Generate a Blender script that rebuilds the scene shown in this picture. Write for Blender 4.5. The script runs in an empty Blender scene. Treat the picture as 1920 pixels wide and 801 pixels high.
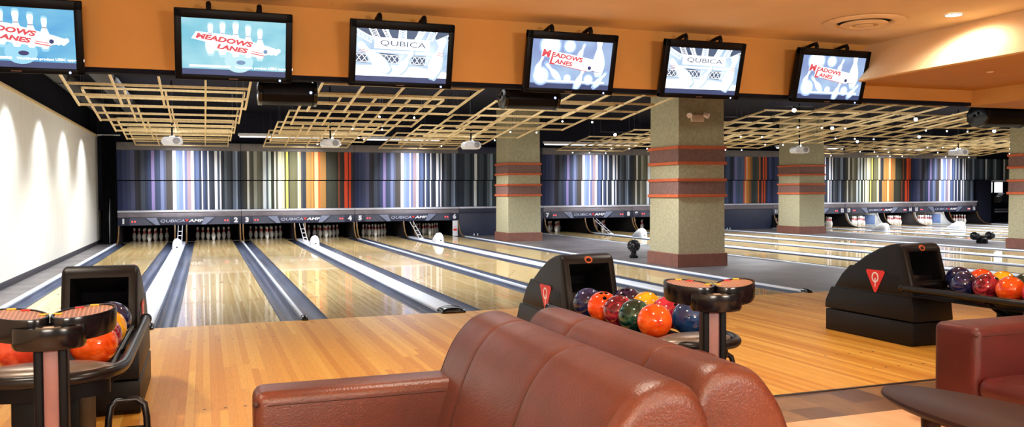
import bpy, bmesh, math, random
from mathutils import Vector, Matrix, Euler
random.seed(7)
C = bpy.context.scene.collection
PI = math.pi

# ------------------------------------------------------------------ materials
MATS = {}
def lin(c):
    return tuple(((x/12.92) if x <= .04045 else ((x+.055)/1.055)**2.4) for x in c)
def rgb(r, g, b):
    return lin((r/255, g/255, b/255)) + (1,)
def new_mat(name):
    m = bpy.data.materials.new(name); m.use_nodes = True
    nt = m.node_tree; nt.nodes.clear()
    out = nt.nodes.new('ShaderNodeOutputMaterial')
    b = nt.nodes.new('ShaderNodeBsdfPrincipled')
    nt.links.new(b.outputs[0], out.inputs[0])
    MATS[name] = m
    return m, nt, b
def N(nt, t, **kw):
    n = nt.nodes.new(t)
    for k, v in kw.items():
        if k in n.inputs.keys() if hasattr(n.inputs, 'keys') else False: n.inputs[k].default_value = v
        else: setattr(n, k, v)
    return n
def mixc(nt, fac, a, b, blend='MIX'):
    n = nt.nodes.new('ShaderNodeMix'); n.data_type = 'RGBA'; n.blend_type = blend
    for sock, v in ((n.inputs[0], fac), (n.inputs[6], a), (n.inputs[7], b)):
        if hasattr(v, 'is_output') or isinstance(v, bpy.types.NodeSocket): nt.links.new(v, sock)
        else: sock.default_value = v
    return n.outputs[2]
def noise_fac(nt, scale, stretch=(1, 1, 1), detail=4, coord='Object'):
    tc = nt.nodes.new('ShaderNodeTexCoord'); mp = nt.nodes.new('ShaderNodeMapping')
    mp.inputs['Scale'].default_value = stretch
    nt.links.new(tc.outputs[coord], mp.inputs[0])
    nz = nt.nodes.new('ShaderNodeTexNoise'); nz.inputs['Scale'].default_value = scale; nz.inputs['Detail'].default_value = detail
    nt.links.new(mp.outputs[0], nz.inputs[0])
    return nz.outputs[0]
def ramp(nt, fac, stops, interp='LINEAR'):
    r = nt.nodes.new('ShaderNodeValToRGB'); r.color_ramp.interpolation = interp
    el = r.color_ramp.elements
    while len(el) > 1: el.remove(el[-1])
    el[0].position, el[0].color = stops[0]
    for p, c in stops[1:]:
        e = el.new(p); e.color = c
    nt.links.new(fac, r.inputs[0])
    return r.outputs[0]
def pm(name, col, col2=None, scale=8, stretch=(1, 1, 1), rough=.5, metal=0, spec=.5, coat=0, coat_rough=.05, bump=0, bump_scale=None, rough2=None):
    """painted / plastic / leather / stucco: two tones by noise, optional bump"""
    m, nt, b = new_mat(name)
    if col2 is None: col2 = tuple(x*.86 for x in col[:3]) + (1,)
    f = noise_fac(nt, scale, stretch)
    f2 = ramp(nt, f, [(.35, (0, 0, 0, 1)), (.65, (1, 1, 1, 1))])
    nt.links.new(mixc(nt, f2, col, col2), b.inputs['Base Color'])
    b.inputs['Roughness'].default_value = rough
    b.inputs['Metallic'].default_value = metal
    b.inputs['Specular IOR Level'].default_value = spec
    b.inputs['Coat Weight'].default_value = coat
    b.inputs['Coat Roughness'].default_value = coat_rough
    if rough2 is not None:
        mr = nt.nodes.new('ShaderNodeMapRange'); nt.links.new(f, mr.inputs[0])
        mr.inputs[1].default_value = .3; mr.inputs[2].default_value = .7; mr.inputs[3].default_value = rough; mr.inputs[4].default_value = rough2
        nt.links.new(mr.outputs[0], b.inputs['Roughness'])
    if bump:
        bp = nt.nodes.new('ShaderNodeBump'); bp.inputs['Strength'].default_value = bump; bp.inputs['Distance'].default_value = .01
        nt.links.new(noise_fac(nt, bump_scale or scale*6, stretch, 6), bp.inputs['Height'])
        nt.links.new(bp.outputs[0], b.inputs['Normal'])
    return m
def em(name, col, strength=1.0, col2=None, scale=3, stretch=(1, 1, 1)):
    m, nt, b = new_mat(name)
    b.inputs['Base Color'].default_value = (.02, .02, .02, 1)
    if col2 is not None:
        f = ramp(nt, noise_fac(nt, scale, stretch, 2), [(.3, (0, 0, 0, 1)), (.7, (1, 1, 1, 1))])
        nt.links.new(mixc(nt, f, col, col2), b.inputs['Emission Color'])
    else:
        b.inputs['Emission Color'].default_value = col
    b.inputs['Emission Strength'].default_value = strength
    return m
def planks(name, tones, width, length, rough, coat, coat_rough, grain=.25, spec=.5, axis=0, bump=0):
    """boards running along y: random tone per board and board length, fine grain"""
    m, nt, b = new_mat(name)
    tc = nt.nodes.new('ShaderNodeTexCoord'); sx = nt.nodes.new('ShaderNodeSeparateXYZ')
    nt.links.new(tc.outputs['Object'], sx.inputs[0])
    def mth(op, a, v):
        n = nt.nodes.new('ShaderNodeMath'); n.operation = op
        for i, q in enumerate((a, v)):
            if isinstance(q, (int, float)): n.inputs[i].default_value = q
            else: nt.links.new(q, n.inputs[i])
        return n.outputs[0]
    bx_ = mth('FLOOR', mth('DIVIDE', sx.outputs[0], width), 0)
    w1 = nt.nodes.new('ShaderNodeTexWhiteNoise'); w1.noise_dimensions = '1D'; nt.links.new(bx_, w1.inputs['W'])
    yy = mth('FLOOR', mth('ADD', mth('DIVIDE', sx.outputs[1], length), mth('MULTIPLY', w1.outputs[0], 7.3)), 0)
    w2 = nt.nodes.new('ShaderNodeTexWhiteNoise'); w2.noise_dimensions = '2D'
    cb = nt.nodes.new('ShaderNodeCombineXYZ'); nt.links.new(bx_, cb.inputs[0]); nt.links.new(yy, cb.inputs[1]); nt.links.new(cb.outputs[0], w2.inputs[0])
    n_ = len(tones)
    colr = ramp(nt, w2.outputs[0], [(i/max(1, n_-1), t) for i, t in enumerate(tones)])
    g = noise_fac(nt, 9, (14, .9, 14), 5)
    gr = ramp(nt, g, [(.3, (1-grain, 1-grain, 1-grain, 1)), (.7, (1, 1, 1, 1))])
    c2 = mixc(nt, 1.0, colr, gr, 'MULTIPLY')
    fr = mth('FRACT', mth('DIVIDE', sx.outputs[0], width), 0)
    ln = mth('LESS_THAN', fr, .03)
    c3 = mixc(nt, mth('MULTIPLY', ln, .35), c2, (.12, .06, .02, 1))
    nt.links.new(c3, b.inputs['Base Color'])
    b.inputs['Roughness'].default_value = rough
    b.inputs['Coat Weight'].default_value = coat; b.inputs['Coat Roughness'].default_value = coat_rough
    b.inputs['Specular IOR Level'].default_value = spec
    return m

M = {}
M['lane_wood'] = planks('lane_wood', [rgb(214, 182, 120), rgb(228, 201, 146), rgb(202, 164, 100), rgb(235, 212, 160), rgb(208, 174, 112)], .027, 2.2, .2, .55, .03, .18)
M['approach_wood'] = planks('approach_wood', [rgb(218, 154, 54), rgb(232, 176, 74), rgb(204, 137, 42), rgb(238, 186, 86), rgb(210, 145, 50)], .052, 3.1, .5, .06, .15, .16, spec=.3)
M['concrete'] = pm('grey_concrete', rgb(104, 98, 98), rgb(84, 78, 80), 1.3, rough=.38, rough2=.5, spec=.5, bump=.05)
M['gutter'] = pm('gutter_plastic', rgb(74, 84, 106), rgb(52, 60, 82), 3, (1, .25, 1), rough=.3, spec=.6)
M['gutter_edge'] = pm('gutter_edge_strip', rgb(30, 32, 40), rough=.5)
M['cap'] = pm('capping_plastic', rgb(214, 219, 228), rgb(200, 207, 219), 2, (1, .2, 1), rough=.35, spec=.6)
M['black_plastic'] = pm('black_plastic', rgb(15, 14, 19), rgb(11, 11, 15), 14, rough=.45, spec=.12, bump=.06, bump_scale=240)
M['hood_plastic'] = pm('hood_plastic', rgb(17, 15, 18), rgb(13, 12, 15), 10, rough=.42, spec=.25, bump=.08, bump_scale=300)
M['black_gloss'] = pm('black_gloss', rgb(17, 14, 19), rgb(12, 11, 15), 6, rough=.18, spec=.45)
M['tv_black'] = pm('tv_black', rgb(12, 11, 15), rgb(9, 9, 12), 6, rough=.4, spec=.1)
M['dark'] = pm('dark_void', rgb(12, 11, 14), rough=.9, spec=.1)
M['blue_black'] = pm('blue_black_tube', rgb(12, 12, 18), rgb(9, 9, 14), 10, rough=.3, spec=.4)
M['navy'] = pm('navy_panel', rgb(34, 40, 66), rgb(30, 35, 58), 5, rough=.5)
M['ledge'] = pm('grey_ledge', rgb(122, 116, 124), rgb(110, 104, 112), 5, rough=.6)
M['ledge_top'] = pm('white_ledge_rail', rgb(206, 208, 222), rough=.45)
M['mask_grey'] = pm('mask_graphite', rgb(72, 76, 96), rgb(64, 68, 88), 5, rough=.5)
M['mask_light'] = pm('mask_steel', rgb(126, 134, 160), rgb(114, 122, 148), 5, rough=.45)
M['lettering'] = pm('white_lettering', rgb(236, 236, 244), rough=.5)
M['letter_grey'] = pm('grey_lettering', rgb(188, 194, 214), rough=.5)
M['red_paint'] = pm('red_paint', rgb(214, 40, 34), rgb(200, 34, 30), 8, rough=.4)
M['led'] = em('red_led', (1, .05, .05, 1), 2.2)
M['led_hot'] = em('bright_red_led', (1, .08, .08, 1), 9)
M['led_blue'] = em('blue_led', (.3, .4, 1, 1), 4)
M['wall_cream'] = pm('cream_wall_panel', rgb(224, 222, 214), rgb(214, 210, 200), 2, (1, 18, .4), rough=.75, spec=.2, bump=.15, bump_scale=60)
M['base_dark'] = pm('dark_baseboard', rgb(46, 42, 50), rough=.5)
M['ceiling'] = pm('tan_ceiling', rgb(236, 206, 162), rgb(231, 200, 156), 1.5, rough=.8, spec=.15, bump=.05, bump_scale=80)  # lighter and paler than the fascia tone
M['fascia'] = pm('orange_fascia', rgb(204, 150, 82), rgb(198, 143, 76), 1.5, rough=.75, spec=.2, bump=.05, bump_scale=80)
M['black_ceiling'] = pm('navy_black_ceiling', rgb(26, 27, 38), rgb(19, 20, 30), 3, rough=.9, spec=.1)
M['duct'] = pm('dark_duct', rgb(26, 26, 34), rgb(20, 20, 27), 3, (1, .2, 1), rough=.6)
M['wall_dark'] = pm('navy_black_wall', rgb(24, 26, 42), rough=.8, spec=.2)
M['header'] = pm('grey_header', rgb(120, 116, 116), rgb(108, 104, 106), 4, rough=.7)
M['lattice'] = pm('blond_timber', rgb(216, 192, 144), rgb(200, 172, 122), 6, (4, 4, 4), rough=.5, spec=.3)
M['wire'] = pm('hanger_wire', rgb(60, 60, 66), rough=.4, metal=1)
M['stucco'] = pm('khaki_stucco', rgb(172, 166, 138), rgb(156, 150, 122), 20, rough=.9, spec=.15, bump=.35, bump_scale=110)
M['band_brown'] = pm('brown_band', rgb(128, 98, 90), rgb(116, 88, 82), 12, rough=.8, spec=.2, bump=.15, bump_scale=90)
M['band_orange'] = pm('terracotta_strip', rgb(194, 98, 62), rgb(182, 90, 56), 12, rough=.7, spec=.25)
M['plinth'] = pm('brown_plinth', rgb(122, 78, 64), rgb(110, 70, 58), 8, rough=.6)
M['sofa'] = pm('russet_leather', rgb(104, 52, 37), rgb(88, 42, 31), 3, rough=.27, rough2=.38, spec=.55, bump=.22, bump_scale=130)
M['sofa_red'] = pm('oxblood_leather', rgb(90, 30, 28), rgb(74, 24, 23), 3, rough=.36, rough2=.48, spec=.5, bump=.22, bump_scale=130)
M['stitch'] = pm('stitch_thread', rgb(66, 32, 23), rough=.6)
M['table'] = pm('dark_stained_wood', rgb(54, 34, 31), rgb(44, 27, 26), 4, (1, .15, 1), rough=.42, spec=.25)
M['white_plastic'] = pm('white_plastic', rgb(224, 226, 232), rgb(212, 214, 222), 6, rough=.4)
M['lens'] = pm('grey_lens', rgb(150, 150, 158), rough=.2)
M['mauve'] = pm('mauve_panel', rgb(146, 100, 96), rgb(134, 90, 88), 6, rough=.45)
M['grey_metal'] = pm('grey_metal', rgb(126, 116, 108), rgb(110, 102, 96), 8, rough=.35, metal=.6)
M['tan_fixture'] = pm('beige_fixture', rgb(238, 214, 194), rough=.5)
M['kick_brown'] = pm('brown_guard', rgb(128, 96, 56), rgb(110, 80, 44), 6, rough=.5)
M['kick_dark'] = pm('dark_sideboard', rgb(30, 27, 32), rough=.6)
M['kick_lit'] = pm('lit_sideboard', rgb(214, 218, 222), rough=.5)  # bright copy of the side boards, pinsetter light put into the colour
M['kick_blue'] = pm('blue_grey_sideboard', rgb(104, 128, 180), rough=.5)
M['velvet'] = pm('black_drape', rgb(10, 10, 14), rgb(7, 7, 10), 4, (8, 8, .4), rough=.9, spec=.1)
M['lamp'] = em('lamp_glow', (1, .96, .9, 1), 14)
M['downlight'] = em('downlight_glow', (1, .92, .84, 1), 10)
M['fluor'] = em('tube_glow', (.95, .93, .86, 1), 1.3)
M['worklight'] = em('work_light_glow', (.95, .97, 1, 1), 2.0)
M['strip_dark'] = pm('floor_strip', rgb(54, 40, 34), rough=.4, metal=.4)
M['vinyl_pale'] = planks('pale_floor', [rgb(226, 176, 128), rgb(220, 168, 120), rgb(232, 184, 138)], .12, 1.2, .5, .1, .2, .08)

def tile_mat():
    m, nt, b = new_mat('brown_slate_tiles')
    tc = nt.nodes.new('ShaderNodeTexCoord'); mp = nt.nodes.new('ShaderNodeMapping')
    mp.inputs['Scale'].default_value = (1/.275, 1/.275, 1); mp.inputs['Location'].default_value = (.3, .62, 0)
    nt.links.new(tc.outputs['Object'], mp.inputs[0])
    fl = nt.nodes.new('ShaderNodeVectorMath'); fl.operation = 'FLOOR'; nt.links.new(mp.outputs[0], fl.inputs[0])
    w = nt.nodes.new('ShaderNodeTexWhiteNoise'); w.noise_dimensions = '2D'; nt.links.new(fl.outputs[0], w.inputs[0])
    c = ramp(nt, w.outputs[0], [(0, rgb(92, 62, 42)), (.35, rgb(132, 96, 58)), (.6, rgb(150, 112, 70)), (.8, rgb(108, 74, 50)), (1, rgb(84, 56, 42))])
    g = ramp(nt, noise_fac(nt, 5, (3, 1, 1), 6), [(.3, (.7, .7, .7, 1)), (.7, (1, 1, 1, 1))])
    nt.links.new(mixc(nt, 1, c, g, 'MULTIPLY'), b.inputs['Base Color'])
    b.inputs['Roughness'].default_value = .4
    return m
M['tiles'] = tile_mat()

def attr_mat():
    m, nt, b = new_mat('printed_stripes')
    a = nt.nodes.new('ShaderNodeAttribute'); a.attribute_name = 'stripe'
    g = ramp(nt, noise_fac(nt, 30, (1, 1, .05), 3), [(.3, (.86, .86, .86, 1)), (.7, (1, 1, 1, 1))])
    nt.links.new(mixc(nt, 1, a.outputs[0], g, 'MULTIPLY'), b.inputs['Base Color'])
    b.inputs['Roughness'].default_value = .6; b.inputs['Specular IOR Level'].default_value = .25
    return m
M['stripes'] = attr_mat()

def pin_mat():
    m, nt, b = new_mat('bowling_pin_paint')
    tc = nt.nodes.new('ShaderNodeTexCoord'); sx = nt.nodes.new('ShaderNodeSeparateXYZ'); nt.links.new(tc.outputs['Object'], sx.inputs[0])
    W_ = rgb(236, 234, 232); R_ = rgb(205, 36, 48)
    mr = nt.nodes.new('ShaderNodeMath'); mr.operation = 'DIVIDE'; nt.links.new(sx.outputs[2], mr.inputs[0]); mr.inputs[1].default_value = .4
    c = ramp(nt, mr.outputs[0], [(0, W_), (.57, R_), (.635, W_), (.665, R_), (.745, W_)], 'CONSTANT')
    g = ramp(nt, noise_fac(nt, 12), [(.3, (.92, .92, .92, 1)), (.7, (1, 1, 1, 1))])
    nt.links.new(mixc(nt, 1, c, g, 'MULTIPLY'), b.inputs['Base Color'])
    b.inputs['Roughness'].default_value = .25
    return m
M['pin'] = pin_mat()

def ball_mat(name, c1, c2, scale=9, distort=2.5, lo=.42, hi=.58):
    m, nt, b = new_mat(name)
    tc = nt.nodes.new('ShaderNodeTexCoord')
    nz = nt.nodes.new('ShaderNodeTexNoise'); nz.inputs['Scale'].default_value = scale; nz.inputs['Detail'].default_value = 5; nz.inputs['Distortion'].default_value = distort
    nt.links.new(tc.outputs['Object'], nz.inputs[0])
    nt.links.new(ramp(nt, nz.outputs[0], [(lo, c1), (hi, c2)]), b.inputs['Base Color'])
    b.inputs['Roughness'].default_value = .12; b.inputs['Coat Weight'].default_value = .6; b.inputs['Coat Roughness'].default_value = .04
    return m
BALL = {
    'navy': ball_mat('ball_navy', rgb(22, 26, 62), rgb(38, 44, 96)),
    'orange': ball_mat('ball_orange', rgb(230, 66, 18), rgb(242, 86, 28), 4),
    'amber': ball_mat('ball_amber', rgb(212, 62, 12), rgb(236, 92, 24), 5),
    'maroon': ball_mat('ball_maroon', rgb(96, 14, 34), rgb(176, 44, 64)),
    'green': ball_mat('ball_green', rgb(10, 42, 36), rgb(34, 84, 66)),
    'purple': ball_mat('ball_purple', rgb(28, 14, 48), rgb(48, 26, 74)),
    'yellow': ball_mat('ball_yellow', rgb(226, 160, 20), rgb(244, 186, 40), 4),
    'crimson': ball_mat('ball_crimson', rgb(176, 22, 52), rgb(206, 50, 76), 5),
    'blue': ball_mat('ball_blue', rgb(22, 50, 96), rgb(38, 74, 126), 4),
    'magenta': ball_mat('ball_magenta', rgb(128, 22, 50), rgb(216, 132, 150), 8, 4),
    'red': ball_mat('ball_red', rgb(196, 60, 36), rgb(220, 82, 48), 4),
}

# ------------------------------------------------------------------ mesh builder
class MB:
    def __init__(s): s.bm = bmesh.new()
    def _merge(s, b2):
        me = bpy.data.meshes.new('t'); b2.to_mesh(me); b2.free(); s.bm.from_mesh(me); bpy.data.meshes.remove(me)
    def box(s, lo, hi, r=0, seg=2, mat=None, mi=0):
        b = bmesh.new(); bmesh.ops.create_cube(b, size=1)
        lo, hi = Vector(lo), Vector(hi); c = (lo+hi)/2; d = hi-lo
        for v in b.verts: v.co = Vector((v.co.x*d.x, v.co.y*d.y, v.co.z*d.z))
        if r > 0: bmesh.ops.bevel(b, geom=b.edges[:], offset=min(r, min(d)*.49), segments=seg, profile=.5, affect='EDGES')
        for v in b.verts:
            v.co = (mat @ v.co if mat else v.co) + c
        for f in b.faces: f.material_index = mi
        s._merge(b); return s
    def prism(s, poly, axis, a, b_, r=0, seg=2, mi=0):
        """poly: 2-D outline in the plane perpendicular to axis (x: (y,z); y: (x,z); z: (x,y))"""
        b = bmesh.new()
        def P(p, t): return (t, p[0], p[1]) if axis == 'x' else ((p[0], t, p[1]) if axis == 'y' else (p[0], p[1], t))
        v0 = [b.verts.new(P(p, a)) for p in poly]; v1 = [b.verts.new(P(p, b_)) for p in poly]
        b.faces.new(v0); b.faces.new(list(reversed(v1)))
        n = len(poly)
        for i in range(n): b.faces.new((v0[i], v1[i], v1[(i+1) % n], v0[(i+1) % n]))
        bmesh.ops.recalc_face_normals(b, faces=b.faces[:])
        if r > 0:
            es = [e for e in b.edges if len(e.link_faces) == 2 and e.calc_face_angle(0) > .6]
            bmesh.ops.bevel(b, geom=es, offset=r, segments=seg, profile=.5, affect='EDGES', clamp_overlap=True)
        for f in b.faces: f.material_index = mi
        s._merge(b); return s
    def tube(s, pts, r, seg=8, closed=False, cap=True):
        pts = [Vector(p) for p in pts]; n = len(pts); rings = []
        up = None
        for i, p in enumerate(pts):
            if closed: d = (pts[(i+1) % n]-pts[i-1])
            else: d = pts[min(i+1, n-1)]-pts[max(i-1, 0)]
            d.normalize()
            if up is None:
                up = Vector((0, 0, 1)) if abs(d.z) < .9 else Vector((1, 0, 0))
            a = d.cross(up)
            if a.length < 1e-4: a = d.cross(Vector((1, 0, 0)))
            a.normalize(); b = a.cross(d); b.normalize(); up = b
            rr = r[i] if isinstance(r, (list, tuple)) else r
            rings.append([s.bm.verts.new(p + (a*math.cos(2*PI*k/seg) + b*math.sin(2*PI*k/seg))*rr) for k in range(seg)])
        m = n if closed else n-1
        for i in range(m):
            A, B = rings[i], rings[(i+1) % n]
            for k in range(seg):
                s.bm.faces.new((A[k], A[(k+1) % seg], B[(k+1) % seg], B[k]))
        if not closed and cap:
            s.bm.faces.new(list(reversed(rings[0]))); s.bm.faces.new(rings[-1])
        return s
    def cyl(s, p0, p1, r, seg=16): return s.tube([p0, p1], r, seg)
    def lathe(s, prof, c=(0, 0, 0), seg=24, mat=None):
        c = Vector(c); rings = []
        for (r, z) in prof:
            if r < 1e-6:
                v = Vector((0, 0, z)); rings.append([s.bm.verts.new((mat @ v if mat else v)+c)])
            else:
                ring = []
                for k in range(seg):
                    v = Vector((r*math.cos(2*PI*k/seg), r*math.sin(2*PI*k/seg), z)); ring.append(s.bm.verts.new((mat @ v if mat else v)+c))
                rings.append(ring)
        for A, B in zip(rings, rings[1:]):
            if len(A) == 1 and len(B) == 1: continue
            for k in range(seg):
                k2 = (k+1) % seg
                if len(A) == 1: s.bm.faces.new((A[0], B[k2], B[k]))
                elif len(B) == 1: s.bm.faces.new((A[k], A[k2], B[0]))
                else: s.bm.faces.new((A[k], A[k2], B[k2], B[k]))
        return s
    def sphere(s, c, r, seg=24, rings=14, sc=(1, 1, 1)):
        b = bmesh.new(); bmesh.ops.create_uvsphere(b, u_segments=seg, v_segments=rings, radius=r)
        for v in b.verts: v.co = Vector((v.co.x*sc[0], v.co.y*sc[1], v.co.z*sc[2])) + Vector(c)
        s._merge(b); return s
    def loft(s, sections, closed=True, caps=True):
        rings = [[s.bm.verts.new(p) for p in sec] for sec in sections]
        for A, B in zip(rings, rings[1:]):
            n = len(A)
            for k in range(n if closed else n-1):
                s.bm.faces.new((A[k], A[(k+1) % n], B[(k+1) % n], B[k]))
        if caps:
            s.bm.faces.new(list(reversed(rings[0]))); s.bm.faces.new(rings[-1])
        return s
    def poly(s, pts, mi=0):
        f = s.bm.faces.new([s.bm.verts.new(p) for p in pts]); f.material_index = mi; return s
    def xf(s, mat):
        bmesh.ops.transform(s.bm, matrix=mat, verts=s.bm.verts[:]); return s
    def text(s, body, size, mat, depth=.002, bold=0, shear=0, sx=1.0, align='CENTER', fit=None):
        """lettering as mesh; local x right, y up; mat places it"""
        cu = bpy.data.curves.new('txt', 'FONT'); cu.body = body; cu.size = size; cu.extrude = depth; cu.offset = bold; cu.shear = shear
        cu.align_x = align; cu.align_y = 'CENTER'; cu.resolution_u = 3
        o = bpy.data.objects.new('txt', cu); C.objects.link(o)
        dg = bpy.context.evaluated_depsgraph_get(); dg.update()
        me = bpy.data.meshes.new_from_object(o.evaluated_get(dg))
        if fit is not None:
            xs = [v.co.x for v in me.vertices]; k = (fit[1]-fit[0])/(max(xs)-min(xs))
            me.transform(Matrix.Translation((fit[0]-min(xs)*k, 0, 0)) @ Matrix.Diagonal((k, 1, 1, 1)))
        else: me.transform(Matrix.Diagonal((sx, 1, 1, 1)))
        me.transform(mat)
        s.bm.from_mesh(me); bpy.data.objects.remove(o); bpy.data.curves.remove(cu); bpy.data.meshes.remove(me)
        return s
    def build(s, name, mat, parent=None, off=None, smooth=True, angle=35, recalc=True):
        if recalc: bmesh.ops.recalc_face_normals(s.bm, faces=s.bm.faces[:])
        if off is not None:
            bmesh.ops.translate(s.bm, vec=-Vector(off), verts=s.bm.verts[:])
        me = bpy.data.meshes.new(name); s.bm.to_mesh(me); s.bm.free()
        for m in (mat if isinstance(mat, (list, tuple)) else [mat]):
            me.materials.append(m)
        if smooth:
            me.polygons.foreach_set('use_smooth', [True]*len(me.polygons))
            me.set_sharp_from_angle(angle=math.radians(angle))
        o = bpy.data.objects.new(name, me); C.objects.link(o)
        if parent is not None: o.parent = parent
        return o

def tag(o, label, cat, group=None):
    o['label'] = label; o['category'] = cat
    if group: o['group'] = group
    return o
def thing(name, label, cat, loc=(0, 0, 0), rotz=0, group=None):
    o = bpy.data.objects.new(name, None); C.objects.link(o); o.empty_display_size = .1
    o.location = loc; o.rotation_euler = (0, 0, rotz)
    return tag(o, label, cat, group)
def struct(o, label=None):
    o['kind'] = 'structure'
    if label: o['label'] = label
    return o
KIDS = {}
def copy_tree(o, parent=None):
    c = o.copy(); C.objects.link(c)
    if parent is not None: c.parent = parent
    for ch in list(o.children): copy_tree(ch, c)
    return c
def dup(root, loc, label, rotz=None):
    c = copy_tree(root); c.location = loc
    if rotz is not None: c.rotation_euler = (0, 0, rotz)
    c['label'] = label
    return c
RX90 = Matrix.Rotation(PI/2, 4, 'X')       # text: x right, up = z, faces -y
def face_y(x, y, z): return Matrix.Translation((x, y, z)) @ RX90

# ------------------------------------------------------------------ layout
W, GUT = 1.0541, .235
G1, G2 = .7495, .5188
P = 2*W + G1 + G2
def off_of(n): return 0 if n <= 6 else (2.9475 if n <= 10 else 2.9475+2.5038)
def lane_x(n):                                     # left edge of lane n
    k = (n-1)//2
    return k*P + off_of(n) + (-G1-W if n % 2 else 0)
def pair_c(k): return k*P - G1/2 + off_of(2*k+1)   # middle of the ball return capping of pair k
YF, YM = 18.95, 16.97
ORD = ['', 'one', 'two', 'three', 'four', 'five', 'six', 'seven', 'eight', 'nine', 'ten', 'eleven', 'twelve', 'thirteen', 'fourteen', 'fifteen', 'sixteen']

# ------------------------------------------------------------------ setting
f_ = MB().box((-2.9, -4.77, -.12), (34, 0, 0)).build('floor_approach', M['approach_wood'], smooth=False)
struct(f_, 'orange maple approach floor of narrow boards')
d = MB()
for k in range(8):
    for s in (-1, 1):
        cx = pair_c(k) + s*(W/2 + G1/2)
        for i in range(-3, 4):
            for yy in (-4.3, -3.75, -1.0, -.35):
                if abs(i) == 3 and yy < -2: continue
                d.lathe([(0, .0012), (.011, .0012)], (cx+i*.127, yy, 0), 8)
d.build('approach_dots', M['gutter_edge'], f_)
struct(MB().box((-2.9, 0, -.16), (34, 19.2, -.105)).build('floor_lane_bed', M['concrete'], smooth=False))
def slab(x0, x1, y0=0, y1=19.2, nm='floor_concrete'):
    return struct(MB().box((x0, y0, -.105), (x1, y1, -.004)).build(nm, M['concrete'], smooth=False), 'grey concrete floor strip beside the lanes')
slab(-2.9, lane_x(1)-GUT-.08)
slab(lane_x(6)+W+GUT+.08, lane_x(7)-GUT-.08)
slab(lane_x(10)+W+GUT+.08, lane_x(11)-GUT-.08)
slab(lane_x(16)+W+GUT+.08, 34)
struct(MB().box((-2.9, -5.36, -.12), (34, -4.80, 0)).build('floor_tiles', M['tiles'], smooth=False), 'brown slate tile border behind the approach')
struct(MB().box((-2.9, -14, -.12), (34, -5.36, 0)).build('floor_lounge', M['vinyl_pale'], smooth=False), 'pale wooden lounge floor')
struct(MB().box((-2.9, -4.80, -.12), (34, -4.77, .006), .003).build('trim_1', M['strip_dark']), 'dark metal strip between approach and tiles')
# left wall
wl = struct(MB().box((-2.75, -14, 0), (-2.57, 17.65, 3.08)).build('wall_left', M['wall_cream'], smooth=False), 'cream textured wall panel lit by wall washers')
MB().box((-2.60, -14, 3.05), (-2.54, 17.66, 3.10), .006).build('top_rail', M['lattice'], wl)
MB().box((-2.60, 17.58, .1), (-2.555, 17.66, 3.06), .004).build('end_rail', M['kick_brown'], wl)
struct(MB().box((-2.60, -14, 0), (-2.555, 17.65, .10), .004).build('baseboard_left', M['base_dark']))
struct(MB().box((-2.9, -1.0, 3.08), (-2.75, 19.2, 4.0)).build('wall_left_upper', M['black_ceiling'], smooth=False))
struct(MB().box((-2.9, 17.66, 0), (-2.57, 19.2, 4.0)).build('wall_left_end', M['wall_dark'], smooth=False))
# back wall above the pin bays, far right wall
struct(MB().box((-2.9, 17.22, .97), (31.1, 17.35, 4.0)).box((31.1, 17.22, 1.83), (34, 17.35, 4.0)).build('wall_back', M['wall_dark'], smooth=False), 'dark wall behind the striped panels')
struct(MB().box((-2.9, 19.2, -.1), (34, 19.3, 4.0)).build('wall_back_far', M['wall_dark'], smooth=False))
struct(MB().box((34, -14, -.1), (34.1, 19.3, 4.0)).build('wall_right', M['wall_dark'], smooth=False))
# dark ceiling over the lanes with duct work
cd = struct(MB().box((-2.9, -1.05, 3.85), (34, 19.3, 3.95)).build('ceiling_lanes', M['black_ceiling'], smooth=False), 'black ceiling over the lanes')
# tan ceiling and orange fascia over the approach
FY = -1.15
struct(MB().box((-2.9, -14, 3.2), (8.03, FY, 3.3)).build('ceiling', M['ceiling'], smooth=False), 'tan ceiling over the approach')
struct(MB().box((-2.9, FY, 2.545), (9.77, FY+.12, 3.95), .003).build('trim_2', M['fascia']), 'orange fascia band behind the screens')
struct(MB().box((9.77, FY, 2.50), (34, FY+.12, 3.95), .003).build('trim_3', M['fascia']))
struct(MB().box((-2.9, FY+.02, 2.50), (9.77, FY+.14, 2.545)).build('trim_4', M['black_ceiling']), 'black edge under the orange fascia')
# sloped cove and lowered soffits on the right
struct(MB().prism([(8.03, 3.2), (7.65, 2.72), (7.68, 2.70), (8.2, 3.3), (8.03, 3.3)], 'y', -14, FY).build('ceiling_cove', M['ceiling'], smooth=False), 'sloped tan cove lit by the downlight')
struct(MB().box((7.66, -14, 2.70), (9.77, FY, 2.73)).build('ceiling_soffit', M['fascia'], smooth=False), 'lowered tan ceiling at right')
struct(MB().prism([(9.77, 2.73), (9.77, 2.50), (34, 2.50), (34, 2.73)], 'y', -14, FY).build('ceiling_soffit_right', M['fascia'], smooth=False))

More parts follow.
